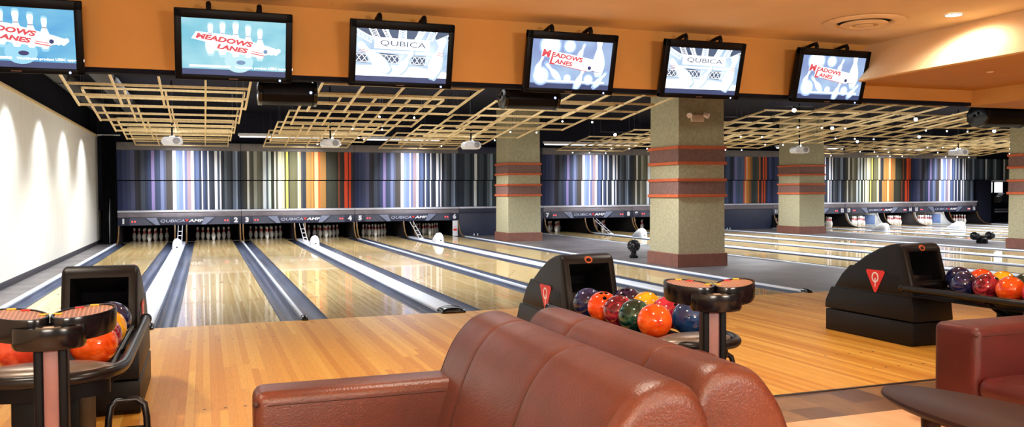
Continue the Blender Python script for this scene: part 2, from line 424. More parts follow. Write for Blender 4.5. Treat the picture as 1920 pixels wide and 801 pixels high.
# ------------------------------------------------------------------ pillars
def pillar(n, x0, y0, label, w=1.0, dep=1.08, top=3.9):
    base = struct(bpy.data.objects.new('pillar_%d' % n, None), label); C.objects.link(base); base.location = (x0, y0, 0)
    base['category'] = 'pillar'
    cx, cy = w/2, dep/2
    def sec(z, e):
        t = 1 - .035*z/3
        hx, hy = w/2*t+e, dep/2*t+e
        return [Vector((cx-hx, cy-hy, z)), Vector((cx+hx, cy-hy, z)), Vector((cx+hx, cy+hy, z)), Vector((cx-hx, cy+hy, z))]
    MB().loft([sec(0, 0), sec(top, 0)]).build('shaft', M['stucco'], base, smooth=False)
    MB().loft([sec(0, .035), sec(.235, .035), sec(.245, .025)]).build('plinth', M['plinth'], base, smooth=False)
    for z0, z1 in ((1.955, 2.19), (1.348, 1.588)):
        MB().loft([sec(z0, .012), sec(z1, .012)]).build('brown_band', M['band_brown'], base, smooth=False)
    for z0, z1 in ((2.19, 2.249), (1.897, 1.955), (1.588, 1.642), (1.289, 1.348)):
        MB().loft([sec(z0, .032), sec(z0+.006, .038), sec(z1-.006, .038), sec(z1, .032)]).build('terracotta_strip', M['band_orange'], base, smooth=False)
    return base
pillar(1, 8.5, 4.08, 'large khaki stucco pillar with two brown bands between lanes 6 and 7, nearest the approach')
pillar(2, 8.42, 13.2, 'khaki stucco pillar with two brown bands standing near the back wall beside number 6')
pillar(3, 18.40, 13.1, 'khaki stucco pillar with two brown bands in front of the number 11 masking panel')
pillar(4, 18.40, 4.42, 'khaki stucco pillar with brown bands cut by the right edge of the photo')

# ------------------------------------------------------------------ lanes
def make_lane():
    t = thing('bowling_lane', '', 'bowling lane', (0, 0, 0), 0, 'polished maple lanes')
    MB().box((0, 0, -.09), (W, YF, 0)).build('lane_bed', M['lane_wood'], t, smooth=False)
    for x0 in (-GUT, W):
        g = MB(); prof = []
        nseg = 12
        prof = [(x0, 0.0)] + [(x0+.012+(GUT-.024)*(.5-.5*math.cos(PI*i/nseg)), -.004-.082*math.sin(PI*i/nseg)) for i in range(nseg+1)] + [(x0+GUT, 0.0), (x0+GUT, -.1), (x0, -.1)]
        g.prism(prof, 'y', .005, 17.4)
        go = g.build('gutter', M['gutter'], t, angle=50)
        xe = x0+GUT-.012 if x0 < 0 else x0
        MB().box((xe, .003, -.02), (xe+.012, 17.4, .002)).build('gutter_edge', M['gutter_edge'], go, smooth=False)
    mk = MB()
    for i in range(-3, 4):
        mk.lathe([(0, .0012), (.012, .0012)], (W/2+i*.13, 2.15, 0), 8)
        y0 = 4.75 - abs(i)*.28
        mk.poly([(W/2+i*.132-.022, y0-.15, .0012), (W/2+i*.132+.022, y0-.15, .0012), (W/2+i*.132, y0, .0012)])
    mk.build('lane_markers', M['kick_brown'], t, smooth=False)
    return t
lane0 = make_lane()
for n in range(1, 17):
    lab = 'glossy pale maple bowling lane with grey gutters leading to number %s' % ORD[n]
    if n == 1: lane0.location = (lane_x(1), 0, 0); lane0['label'] = lab
    else: dup(lane0, (lane_x(n), 0, 0), lab)
# cappings, dividers, outer curbs
def rounded_strip(w, h, y0, y1):
    prof = [(-w/2, -.1), (-w/2, .004)] + [(-w/2+w*(.5-.5*math.cos(PI*i/8)), .006+h*math.sin(PI*i/8)**.6) for i in range(9)] + [(w/2, .004), (w/2, -.1)]
    return MB().prism(prof, 'y', y0, y1)
def endcap(w, h, y0, y1):
    sec = []
    for y, k in ((y0, .55), (y0+.02, .85), (y0+.05, 1), (y1, 1)):
        sec.append([Vector((w/2*math.cos(a)*(.9+.1*k), y, .002+h*k*math.sin(a)**.7)) for a in [PI*i/12 for i in range(13)]])
    return MB().loft(sec)
cap0 = thing('lane_capping', '', 'lane capping', (pair_c(0), 0, 0), 0, 'wide pale cappings between paired lanes')
rounded_strip(G1-2*GUT-.006, .022, .08, 17.0).build('capping', M['cap'], cap0, angle=50)
endcap(G1-2*GUT+.02, .062, -.10, .12).build('end_cap', M['black_gloss'], cap0, angle=50)
for k in range(8):
    lab = 'wide pale capping with black end cap between lanes %s and %s' % (ORD[2*k+1], ORD[2*k+2])
    if k == 0: cap0['label'] = lab
    else: dup(cap0, (pair_c(k), 0, 0), lab)
div0 = thing('lane_divider', '', 'lane divider', (0, 0, 0), 0, 'narrow dividers between neighbouring lane pairs')
rounded_strip(G2-2*GUT-.010, .024, .06, 17.0).build('divider_strip', M['cap'], div0, angle=50)
endcap(.075, .05, -.03, .09).build('end_cap', M['black_gloss'], div0, angle=50)
first = True
for n in (2, 4, 8, 12, 14):
    x = lane_x(n)+W+GUT+(G2-2*GUT)/2
    lab = 'narrow pale divider with black knob end between lanes %s and %s' % (ORD[n], ORD[n+1])
    if first: div0.location = (x, 0, 0); div0['label'] = lab; first = False
    else: dup(div0, (x, 0, 0), lab)
cur0 = thing('lane_curb', '', 'lane edging', (0, 0, 0), 0, 'pale outer edgings of the lane groups')
rounded_strip(.074, .022, .06, 16.93).build('edging_strip', M['cap'], cur0, angle=50)
endcap(.078, .05, -.06, .09).build('end_cap', M['black_gloss'], cur0, angle=50)
first = True
for n, side, txt in ((1, -1, 'left of lane 1 below the cream wall'), (6, 1, 'right of lane 6 at the big pillar'), (7, -1, 'left of lane 7'), (10, 1, 'right of lane 10'), (11, -1, 'left of lane 11'), (16, 1, 'right of lane 16')):
    x = lane_x(n)+(W+GUT+.04 if side > 0 else -GUT-.04)
    lab = 'pale raised edging strip ' + txt
    if first: cur0.location = (x, 0, 0); cur0['label'] = lab; first = False
    else: dup(cur0, (x, 0, 0), lab)

# ------------------------------------------------------------------ pins
PINPROF = [(0, 0), (.0255, 0), (.0285, .003), (.036, .019), (.0495, .057), (.0575, .086), (.0605, .114), (.0585, .149), (.0495, .184), (.0395, .213), (.0305, .239), (.0245, .254), (.0235, .26), (.0245, .283), (.0285, .31), (.032, .338), (.0305, .358), (.0245, .373), (.014, .3795), (0, .381)]
pin0 = MB().lathe(PINPROF, seg=16).build('bowling_pin', M['pin'], angle=80)
POS = ['front pin', 'second row left', 'second row right', 'third row left', 'third row middle', 'third row right', 'back row outer left', 'back row inner left', 'back row inner right', 'back row outer right']
first = True
for n in list(range(1, 10)) + list(range(11, 17)):
    i = 0
    for r in range(4):
        for c_ in range(r+1):
            x = lane_x(n)+W/2 + (c_-r/2)*.3048; y = (17.75 if n < 10 else 16.85)+r*.264
            lab = 'red-banded white pin, %s in the rack under number %s' % (POS[i], ORD[n])
            if first: o = pin0; first = False
            else:
                o = pin0.copy(); C.objects.link(o)
            o.location = (x, y, 0); tag(o, lab, 'bowling pin', 'bowling pins racked under number %d' % n); i += 1

# ------------------------------------------------------------------ pin bays (side boards, back curtain, added light stop on top)
def kick_profile(dy=0, dz=0):
    return [(16.25, .0), (16.45, .02+dz), (16.62, .07+dz), (16.76, .16+dz), (16.86, .28+dz), (16.92, .40+dz), (16.95, .505), (18.9, .505), (18.9, 0)]
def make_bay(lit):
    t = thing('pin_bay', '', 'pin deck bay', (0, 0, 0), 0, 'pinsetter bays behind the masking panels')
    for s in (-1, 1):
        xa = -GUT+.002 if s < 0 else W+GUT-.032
        kb = MB().prism(kick_profile(), 'x', xa, xa+.03).build('side_board', M['kick_lit'] if lit else M['kick_dark'], t, smooth=False)  # lit bays carry the lamplight in the board and guard colour
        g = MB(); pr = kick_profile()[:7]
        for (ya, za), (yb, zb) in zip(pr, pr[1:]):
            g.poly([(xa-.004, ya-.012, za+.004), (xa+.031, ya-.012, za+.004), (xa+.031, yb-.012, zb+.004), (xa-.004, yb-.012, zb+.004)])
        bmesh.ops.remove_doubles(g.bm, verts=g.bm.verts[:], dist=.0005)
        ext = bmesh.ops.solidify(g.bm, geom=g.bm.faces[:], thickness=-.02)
        g.build('edge_guard', M['kick_lit'] if lit else M['kick_brown'], kb, angle=50)
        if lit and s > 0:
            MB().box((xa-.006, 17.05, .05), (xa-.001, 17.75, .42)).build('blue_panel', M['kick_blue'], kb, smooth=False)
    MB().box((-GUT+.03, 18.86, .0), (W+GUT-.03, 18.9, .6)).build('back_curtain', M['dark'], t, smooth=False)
    MB().box((-GUT+.0, 17.15, .56), (W+GUT, 18.9, .6)).build('bay_light_stop', M['dark'], t, smooth=False)  # added lid that keeps light from above out of the bay
    return t
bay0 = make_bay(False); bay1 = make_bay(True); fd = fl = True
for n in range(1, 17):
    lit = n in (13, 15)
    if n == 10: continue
    lab = ('pin bay with sides painted lamplit white and with blue panel under number %s' if lit else 'dark pin bay with brown curved side guards under number %s') % ORD[n]
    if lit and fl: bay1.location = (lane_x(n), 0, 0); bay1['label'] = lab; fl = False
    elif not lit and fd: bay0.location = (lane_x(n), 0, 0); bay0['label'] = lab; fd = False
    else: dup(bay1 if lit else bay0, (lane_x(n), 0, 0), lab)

# ------------------------------------------------------------------ masking units
def masking(k):
    c = pair_c(k); h = P/2
    t = thing('masking_panel', 'long navy masking panel with bowling logo numbered %s and %s above the pins' % (ORD[2*k+1], ORD[2*k+2]), 'masking panel', (c, YM, .505), 0, 'numbered masking panels over the pins')
    MB().box((-h+.006, 0, .0), (h-.006, .14, .23), .006).build('panel', M['navy'], t)
    MB().box((-h+.004, -.01, .232), (h-.004, .16, .374), .01).build('ledge', M['ledge'], t)
    MB().box((-h+.004, -.05, .376), (h-.004, .17, .436), .012).build('ledge_rail', M['ledge_top'], t)
    for s in (-1, 1):
        def q(pts): return MB().prism([(s*a, b) for a, b in pts], 'y', -.004, .002)
        q([(-1.36, .008), (-.76, .008), (-.98, .218), (-1.36, .218)]).build('graphite_trapezoid', M['mask_grey'], t, smooth=False)
        q([(-.68, .008), (-.56, .008), (-.66, .218), (-.94, .218)]).build('steel_wedge', M['mask_light'], t, smooth=False)
    lt = MB().text('QUBICA', .112, face_y(0, -.004, .118), .002, 0, .2, fit=(-.55, .105)).build('logo_letters', M['letter_grey'], t, smooth=False)
    MB().text('AMF', .112, face_y(0, -.004, .118), .002, .003, .2, fit=(.215, .62)).build('bold_logo_letters', M['lettering'], t, smooth=False)
    MB().prism([(.115, .160), (.215, .160), (.165, .085)], 'y', -.007, -.001).build('logo_triangle', M['red_paint'], t, smooth=False)
    for s, nn in ((-1, 2*k+1), (1, 2*k+2)):
        MB().text(str(nn), .185, face_y(s*1.53, -.004, .118), .002, .013, 0, 1.05 if nn < 10 else .8).build('lane_number', M['lettering'], t, smooth=False)
        hot = nn in (14, 16)
        ld = MB()
        for j in (0, 1):
            ld.lathe([(0, .008), (.022, .006), (.026, 0)], (0, 0, 0), 12, Matrix.Translation((s*1.26+(j-.5)*.075, -.001, .115)) @ RX90)
        ld.build('indicator_lamp', M['led_hot'] if hot else M['led'], t)
        MB().box((s*1.26-.085, -.0035, .07), (s*1.26+.085, .001, .16)).build('lamp_plate', M['dark'], t, smooth=False)
    return t
for k in range(8): masking(k)
# dark filler panels between the groups
for (x0, x1, lab) in ((pair_c(2)+P/2, pair_c(3)-P/2, 'plain navy filler panel to the right of number 6'), (pair_c(4)+P/2, pair_c(5)-P/2, 'plain navy filler panel to the left of number 11')):
    t = thing('filler_panel', lab, 'wall panel', (x0, YM, 0))
    L = x1-x0
    MB().box((.004, .02, 0), (L-.004, .14, .735), .004).build('panel', M['navy'], t)
    MB().box((.004, -.0, .737), (L-.004, .16, .879), .008).build('ledge', M['ledge'] if x0 > 12 else M['navy'], t)
    MB().box((.004, -.05, .881), (L-.004, .17, .941), .012).build('ledge_rail', M['ledge_top'], t)
    MB().cyl((.5, -.02, 0.0), (.5, -.02, .06), .018, 10).cyl((.62, -.02, 0.0), (.62, -.02, .06), .018, 10).build('floor_stud', M['white_plastic'], t)

# ------------------------------------------------------------------ striped murals
H = lambda s: rgb(int(s[0:2], 16), int(s[2:4], 16), int(s[4:6], 16))
BLUE = [(30, '2c3252'), (30, '3e4464'), (20, '555a74'), (25, '70708e'), (35, '403c42'), (25, '585c66'), (20, '3c4454'), (20, '465070'), (20, 'b89cc8'), (35, '586480'), (35, '8a8ea8'), (40, '5a5454'), (22, 'eedff0'), (43, '98a6cc'), (10, 'f4f4fc'), (15, '868cb0'), (25, 'c2aabc'), (18, 'f4f4fc'), (32, '7280a4'), (15, '3e4456'), (8, 'f0f2fa'), (30, '4c566e'), (9, 'f0f2fa'), (36, '3c4048'), (18, 'f0f2fa'), (14, '5c6474'), (10, 'eef0f8'), (20, '363a44'), (40, '6c7072'), (15, '3a3e46'), (30, 'a8b2be'), (20, '404852')]
COLOR = [(5, '44464a'), (6, '56564f'), (4, 'e8ecec'), (8, '60625c'), (6, 'c0c4bc'), (11, '7a7c70'), (6, 'dce8f0'), (4, '6c7274'), (5, 'd0e0de'), (6, '3e4238'), (3, 'f6f6ee'), (4, '7a7a6e'), (12, 'eeecd0'), (3, '5c5c40'), (4, 'e8e06c'), (3, '40443c'), (10, '8c8a68'), (5, '78785c'), (2, 'f4f0d0'), (4, 'f0b890'), (10, '40444a'), (11, 'c89a58'), (3, 'ea8a44'), (2, 'b06c38'), (7, 'f2cc94'), (4, 'd26430'), (11, 'c28e50'), (24, '3e4038'), (3, '9a5030'), (9, '3c3434'), (7, 'e0502c'), (2, '3c3030'), (4, 'e04826'), (6, '38343a')]
GREY = [(20, '3a4048'), (18, '6a7276'), (14, '343a40'), (9, 'dfe6ea'), (22, '474d50'), (12, '2c3238'), (10, '787e7c'), (8, 'b8c4c4'), (26, '3c4240'), (16, '262a30'), (7, 'e6ecec'), (20, '596058'), (14, '9aa496'), (22, '30363a'), (16, '727a70'), (10, '2a2e34'), (6, 'dfe8e8'), (14, '545c58'), (18, '262a32')]
ORNG = [(16, '2c344e'), (12, '6a6c92'), (10, '3a4460'), (18, '54627c'), (14, '3c4658'), (8, 'a090c4'), (16, '5a6a84'), (12, '8c98b8'), (5, 'e86a44'), (5, 'f0c090'), (8, 'e89440'), (10, 'c08850'), (14, '4a504c'), (10, '565a52'), (4, 'e07040'), (9, '3c3a3c'), (5, 'e45a34'), (4, '4c3c3a'), (5, 'e45a34'), (8, '32344a'), (10, '48507a')]
def mural(x0, x1, z0, z1, pat, label, y, flip=False):
    t = thing('striped_mural_panel', label, 'mural panel', ((x0+x1)/2, y, z0), 0, 'striped printed panels on the back wall')
    L = x1-x0-.012; tot = sum(w for w, _ in pat)
    bm = bmesh.new(); lay = bm.loops.layers.float_color.new('stripe'); x = -L/2; hh = z1-z0
    seq = list(reversed(pat)) if flip else pat
    fine = []; rr = random.Random(len(pat)*7+3)
    for w, c in seq:
        col = [int(c[i:i+2], 16) for i in (0, 2, 4)]; mx = max(col)
        if mx < 205: col = [min(255, v*q) for v, q in zip(col, (.80, .85, .94) if col[2] >= col[0] else (.84, .84, .82))]
        n_ = 1 if w*L/tot < .12 else (2 if w*L/tot < .22 else 3 if w*L/tot < .34 else 4)
        cuts = sorted([0, 1]+[(i+rr.uniform(-.25, .25))/n_ for i in range(1, n_)])
        for a, b in zip(cuts, cuts[1:]):
            j = 1 if n_ == 1 else rr.uniform(.78, 1.2)
            fine.append((w*(b-a), [min(255, v*j) for v in col]))
    for w, c in fine:
        xn = x + L*w/tot
        for pts in ([(x, 0, 0), (xn, 0, 0), (xn, 0, hh), (x, 0, hh)], [(x, 0, hh), (xn, 0, hh), (xn, .03, hh), (x, .03, hh)], [(x, .03, 0), (xn, .03, 0), (xn, 0, 0), (x, 0, 0)]):
            f = bm.faces.new([bm.verts.new(p) for p in pts])
            for l in f.loops: l[lay] = rgb(*c)
        x = xn
    me = bpy.data.meshes.new('printed_sheet'); bm.to_mesh(me); bm.free(); me.materials.append(M['stripes'])
    o = bpy.data.objects.new('printed_sheet', me); C.objects.link(o); o.parent = t
    MB().box((-L/2, .031, 0), (L/2, YM+.245-y, hh)).build('backing_board', M['navy'], t, smooth=False)
    return t
ZT = 2.675; ZS = 1.815
secs = []
for k in range(8): secs.append((pair_c(k)-P/2, pair_c(k)+P/2, COLOR if k in (1, 4, 6) else BLUE, 'above numbers %s and %s' % (ORD[2*k+1], ORD[2*k+2])))
secs.append((pair_c(2)+P/2, pair_c(3)-P/2, GREY, 'between numbers 6 and 7'))
secs.append((pair_c(4)+P/2, pair_c(5)-P/2, ORNG, 'to the left of number 11'))
KIND = {id(BLUE): 'blue and white', id(COLOR): 'yellow, orange and red', id(GREY): 'grey and green', id(ORNG): 'lilac and orange'}
for x0, x1, pat, txt in secs:
    mural(x0, x1, ZS, ZT, pat, 'upper %s striped wall panel %s' % (KIND[id(pat)], txt), YM+.05)
    mural(x0, x1, .945, ZS-.025, pat, 'lower %s striped wall panel %s' % (KIND[id(pat)], txt), YM+.13)
xr = pair_c(7)+P/2
mural(xr, xr+3.2, ZS, ZT, GREY+ORNG[-6:], 'upper dark grey striped wall panel over the open pinsetter at right', YM+.05)
# grey header band
for k, (x0, x1, pat, txt) in enumerate(secs):
    tag(MB().box((x0+.006, YM+.02, ZT+.005), (x1-.006, YM+.20, 2.90), .006).build('header_panel', M['header'] if pat is not GREY else M['navy']), 'plain grey header board on top of the mural ' + txt, 'header board', 'header boards above the murals')

# ------------------------------------------------------------------ things on the cappings near the pins
def make_lift(lx, ly):
    t = thing('ball_lift_cover', '', 'ball lift cover', (lx, ly, .028), 0, 'white ball lift covers on the cappings')
    b = MB(); secs_ = []
    for y, w, h in ((-.30, .035, .07), (-.285, .07, .14), (-.25, .095, .19), (-.16, .105, .215), (0, .105, .205), (.15, .10, .15), (.3, .085, .09), (.42, .05, .04), (.44, .03, .01)):
        secs_.append([Vector((w*1.1*math.copysign(abs(math.cos(a))**.8, math.cos(a)), y, h*1.25*(math.sin(a)**.8 if math.sin(a) > 0 else 0))) for a in [PI*i/14 for i in range(15)]])
    b.loft(secs_).build('cover', M['white_plastic'], t, angle=60)
    MB().lathe([(0, .006), (.018, .006), (.02, 0)], (0, 0, 0), 12, Matrix.Translation((0, -.298, .06)) @ RX90).build('sight_hole', M['dark'], t)
    return t
lift0 = make_lift(pair_c(0), 13.3)
for k in range(8):
    lab = 'rounded white ball lift cover on the capping between lanes %s and %s' % (ORD[2*k+1], ORD[2*k+2])
    if k == 4: continue
    if k == 0: lift0['label'] = lab
    else: dup(lift0, (pair_c(k), 13.3, .028), lab)
def make_ladder(x):
    t = thing('ball_track_ladder', '', 'ball lift track', (x, 0, 0), 0, 'white ladder tracks leading down from the masks')
    for s in (-1, 1):
        MB().tube([(s*.055, 16.5, .50), (s*.055, 15.75, .22), (s*.055, 15.3, .04)], .011, 8).build('side_rail', M['white_plastic'], t)
    for q in (.32, .55, .8):
        y = 16.5+(15.3-16.5)*q; z = .5+(.04-.5)*q
        MB().cyl((-.055, y, z), (.055, y, z), .009, 8).build('rung', M['white_plastic'], t)
    MB().box((-.07, 15.22, .0295), (.07, 15.34, .055), .008).build('foot_plate', M['white_plastic'], t)
    return t
lad0 = make_ladder(pair_c(0))
for k in range(4):
    lab = 'white ladder-like ball track standing on the capping between lanes %s and %s' % (ORD[2*k+1], ORD[2*k+2])
    if k == 0: lad0['label'] = lab
    else: dup(lad0, (pair_c(k), 0, 0), lab)
crd = thing('sign_card', 'small white card sign with red print beside number 6', 'sign', (7.90, 16.86, 0))
MB().box((-.085, 0, .06), (.085, .02, .5), .004).build('card', M['white_plastic'], crd)
MB().box((-.06, -.003, .17), (.06, 0, .24)).box((-.05, -.003, .28), (.05, 0, .30)).build('red_print', M['red_paint'], crd, smooth=False)
MB().box((-.085, -.02, 0.0), (.085, .04, .06), .006).build('stand', M['white_plastic'], crd)

# ------------------------------------------------------------------ lattice grids
def make_lattice(L, rows, dz):
    t = thing('lattice_grid', '', 'ceiling grid', (0, 0, 0), 0, 'blond timber grids hanging over the lanes')
    w = 2.40; b = MB(); sl = math.atan2(dz, L); rot = Matrix.Rotation(sl, 3, 'X')
    # local: rear edge at y=0,z=0; front edge at y=-L, z=+dz
    for i in range(5):
        x = -w/2 + w*i/4
        b.box((x-.014, -L, .0), (x+.014, 0, .032))
    bm2 = b.bm
    for j in range(rows+1):
        y = -L*j/rows
        b.box((-w/2-.015, y-.010, .010), (w/2+.015, y+.010, .043))
    # shear so that the panel falls towards the pins
    for v in bm2.verts: v.co.z += -v.co.y/L*dz
    b.build('timber_grid', M['lattice'], t, smooth=False)
    for sx in (-1, 1):
        for yy in (-.02, -L+.02):
            z0 = -yy/L*dz+.07
            MB().cyl((sx*w/2*.98, yy, z0), (sx*w/2*.98, yy, 3.86-2.745), .004, 5).build('hanger_wire', M['wire'], t)
    return t
latF = make_lattice(1.97, 3, .245); latN = make_lattice(2.55, 4, .285)
ROWS = ['first', 'second', 'third', 'fourth', 'fifth']
used = {1: False, 2: False}
for k in range(8):
    xc = pair_c(k)+.10 + (-.5 if k >= 3 else 0)
    for r in range(5):
        y = 4.77+2.82*r
        src, key = (latF, 1) if (k == 0 and r == 0) else (latN, 2)
        lab = 'blond timber grid panel over lanes %s and %s, %s row from the screens' % (ORD[2*k+1], ORD[2*k+2], ROWS[r])
        if not used[key]: used[key] = True; o = src; o.location = (xc, y, 2.745); o['label'] = lab
        else: dup(src, (xc, y, 2.745), lab)
# small spot lamps on the grids
lam0 = thing('grid_spotlight', '', 'spotlight', (0, 0, 0), 0, 'small spotlights clipped under the timber grids')
MB().cyl((0, 0, 0), (0, 0, -.035), .008, 8).build('clip', M['black_plastic'], lam0)
MB().sphere((0, -.004, -.045), .015, 12, 8).build('bulb', M['lamp'], lam0)
first = True
SIDE = ['left', 'middle', 'right']
for k in range(1, 8):
    xc = pair_c(k)+.10 + (-.5 if k >= 3 else 0)
    for r in range(5):
        if k < 3 and r == 4: continue
        for i in ((2, 3) if k < 3 else (1, 2, 3)):
            x = xc-1.2+.6*i; y = 4.77+2.82*r
            lab = 'small spotlight, %s one under the %s row grid over lanes %s and %s' % (SIDE[i-1] if k >= 3 else ['', 'left', 'right'][i-1], ROWS[r], ORD[2*k+1], ORD[2*k+2])
            if first: o = lam0; o.location = (x, y, 2.742); o['label'] = lab; first = False
            else: dup(lam0, (x, y, 2.742), lab)
# globe lamps on thin pipes
gl0 = thing('globe_lamp', '', 'lamp', (0, 0, 0), 0, 'round white lamps on thin ceiling pipes')
MB().cyl((-.42, 0, .07), (.42, 0, .07), .009, 8).cyl((-.4, 0, .07), (-.4, 0, 1.0), .006, 6).cyl((.4, 0, .07), (.4, 0, 1.0), .006, 6).build('pipe', M['wire'], gl0)
MB().cyl((0, 0, .075), (0, 0, .03), .02, 10).build('socket', M['black_plastic'], gl0)
MB().sphere((0, 0, 0), .036, 16, 10).build('bulb', M['lamp'], gl0)
first = True
for x, y, txt in ((10.165, 5.24, 'just right of the big pillar'), (10.284, 3.083, 'between the fifth and sixth screens'), (14.0, 6.44, 'below the sixth screen over lane 8'), (18.51, 10.64, 'above the far pillar by lane 10'), (10.35, 1.2, 'just right of the sixth screen at the fascia'), (14.0, 3.98, 'right of the sixth screen over the grids'), (18.59, 8.4, 'over the gap between lanes 10 and 11'), (13.43, 1.3, 'at the right edge beside the black speaker'), (18.7, 6.16, 'below the black speaker at right'), (10.11, 9.83, 'left of the big pillar above number 8')):
    lab = 'round white globe lamp ' + txt
    if first: gl0.location = (x, y, 2.85); gl0['label'] = lab; first = False
    else: dup(gl0, (x, y, 2.85), lab)

# ducts and fluorescent strips in the black ceiling
for i, (x, z, r) in enumerate(((-2.2, 3.62, .16), (-1.45, 3.62, .18))):
    t = thing('ceiling_duct', ['dark round duct running along the top of the cream wall', 'dark round duct running beside the first timber grids'][i], 'duct', (x, 8, z))
    MB().cyl((0, -8.8, 0), (0, 8.8, 0), r, 20).build('pipe', M['duct'], t)
    for y in (-7, -3.5, 0, 3.5, 7):
        MB().tube([(r*1.04*math.cos(a), y, r*1.04*math.sin(a)) for a in [2*PI*j/20 for j in range(20)]], .014, 6, closed=True).build('collar', M['duct'], t)
        MB().cyl((0, y, r), (0, y, 3.86-z), .008, 6).build('hanger', M['wire'], t)
for i, (x0, x1, z, txt) in enumerate(((1.2, 3.6, 3.02, 'above the murals of numbers 3 and 4'), (4.7, 7.1, 2.99, 'above the murals of numbers 5 and 6'), (10.5, 13.9, 2.93, 'above the murals of numbers 7 and 8'), (19.4, 22.4, 2.93, 'above the murals of numbers 11 and 12'), (24.2, 27, 2.93, 'above the murals of numbers 13 and 14'))):
    t = thing('fluorescent_strip', 'pale fluorescent strip light ' + txt, 'strip light', (x0, 15.6, z), 0, 'fluorescent strips near the back wall')
    L = x1-x0
    MB().box((0, 0, .02), (L, .10, .10), .008).build('housing', M['white_plastic'], t)
    MB().cyl((.04, .05, 0), (L-.04, .05, 0), .018, 10).build('tube', M['fluor'], t)
    for q in (.2, L-.2): MB().cyl((q, .05, .1), (q, .05, 3.86-z), .005, 6).build('hanger', M['wire'], t)

# projectors
def make_projector():
    t = thing('projector', '', 'projector', (0, 0, 0), 0, 'white projectors hanging in front of the murals')
    secs_ = []
    for y, k in ((-.20, .9), (-.19, .97), (-.15, 1), (.16, 1), (.19, .95), (.2, .88)):
        hw, z0, z1 = .215*k, -.10*k, .075*k
        secs_.append([Vector(p) for p in ((-hw*.8, y, z0), (hw*.8, y, z0), (hw, y, z0+.05), (hw*.98, y, z1-.05), (hw*.7, y, z1), (-hw*.7, y, z1), (-hw*.98, y, z1-.05), (-hw, y, z0+.05))])
    MB().loft(secs_).build('housing', M['white_plastic'], t, angle=30)
    MB().lathe([(0, .012), (.055, .012), (.07, .006), (.075, 0)], (0, 0, 0), 20, Matrix.Translation((.09, -.196, -.01)) @ RX90).build('lens', M['lens'], t)
    MB().box((-.14, -.206, -.035), (-.02, -.197, .03), .004).build('control_panel', M['lettering'], t)
    MB().cyl((0, 0, .07), (0, 0, 1.3), .02, 10).build('ceiling_pole', M['black_plastic'], t)
    MB().box((-.06, -.06, .07), (.06, .06, .10), .01).build('mount', M['white_plastic'], t)
    return t
pr0 = make_projector(); first = True
for k, rz in ((0, 0), (1, 0), (2, -.03), (4, -.2), (5, -.2)):
    lab = 'white projector on a black pole over lanes %s and %s' % (ORD[2*k+1], ORD[2*k+2])
    loc = (pair_c(k)+(.02 if k < 3 else 0), 10.2, 2.56)
    if first: pr0.location = loc; pr0['label'] = lab; first = False
    else: dup(pr0, loc, lab, rz)

# curtain at the far left
cur = thing('black_curtain', 'black drape hanging in the far left corner beside number 1', 'curtain', (-2.2, 16.62, 0))
def drape(x0, x1, x0b, x1b, zb, nm):
    secs_ = []
    for z in [zb+(3.06-zb)*i/14 for i in range(15)]:
        q = (z-zb)/(3.06-zb); xa = x0b+(x0-x0b)*min(1, q*1.6); xb = x1b+(x1-x1b)*min(1, q*1.6)
        fr = [Vector((xa+(xb-xa)*i/24, .035*math.sin(i*PI/3)*(.6+.4*(1-q)), z)) for i in range(25)]
        bk = [Vector((p.x, p.y+.02, z)) for p in reversed(fr)]
        secs_.append(fr+bk)
    return MB().loft(secs_).build(nm, M['velvet'], cur, angle=60)
drape(-.2, .03, -.22, -.09, .034, 'left_drape')
drape(.0, .14, -.02, .14, .034, 'right_drape')
MB().cyl((-.3, .01, 3.07), (.28, .01, 3.07), .018, 10).build('curtain_rod', M['white_plastic'], cur)
for x in (-.29, .27): MB().cyl((x, .01, 3.07), (x, .01, 3.86), .01, 8).build('rod_hanger', M['wire'], cur)
psl = thing('white_post', 'slim white post showing between the two black drapes', 'post', (-2.24, 17.05, 0))
MB().box((-.04, -.02, .02), (.04, .02, 1.3), .006).build('board', M['white_plastic'], psl)
MB().box((-.06, -.05, 0), (.06, .05, .025), .006).build('foot', M['black_plastic'], psl)

# open pinsetter at the far right
struct(MB().box((xr+.0, 16.9, 0), (xr+.72, 17.05, 1.79), .004).build('trim_5', M['wall_dark']), 'tall black partition right of number 16')
pm_ = thing('pinsetter_machine', 'open pinsetter machine with bright work light beside the black partition at right', 'pinsetter', (xr+2.2, 17.3, 0))
MB().box((-1.3, 0, 1.74), (1.3, .1, 1.80), .006).build('top_beam', M['white_plastic'], pm_)
MB().box((-.38, .5, 1.28), (.22, .53, 1.72)).build('work_light', M['worklight'], pm_, smooth=False)
for x in (-.75, .20, .5): MB().box((x-.03, .1, 0), (x+.03, .16, 1.75), .004).build('frame_post', M['black_plastic'], pm_)
MB().lathe([(.12, -.15), (.2, -.14), (.2, .14), (.12, .15), (0, .15)], (.0, .32, 1.05), 20, Matrix.Rotation(PI/2, 3, 'X')).build('pin_wheel', M['duct'], pm_)
MB().lathe([(0, -.1), (.15, -.1), (.15, .1), (0, .1)], (-.33, .3, .98), 18, Matrix.Rotation(PI/2, 3, 'Y')).build('motor_drum', M['grey_metal'], pm_)
MB().box((-.55, .2, .42), (.2, .34, .5), .01).box((-.55, .2, .54), (.2, .30, .58), .01).build('chute', M['ledge'], pm_)
MB().text('17', .17, face_y(.62, .08, .62), .002, .008, 0, .8).build('lane_number', M['lettering'], pm_, smooth=False)
MB().tube([(.4, .3, .4), (.75, .25, .15), (1.1, .2, .05)], .05, 10).build('white_guard', M['white_plastic'], pm_)
MB().box((-.7, .1, -.0), (1.3, .6, .03)).build('base', M['dark'], pm_, smooth=False)

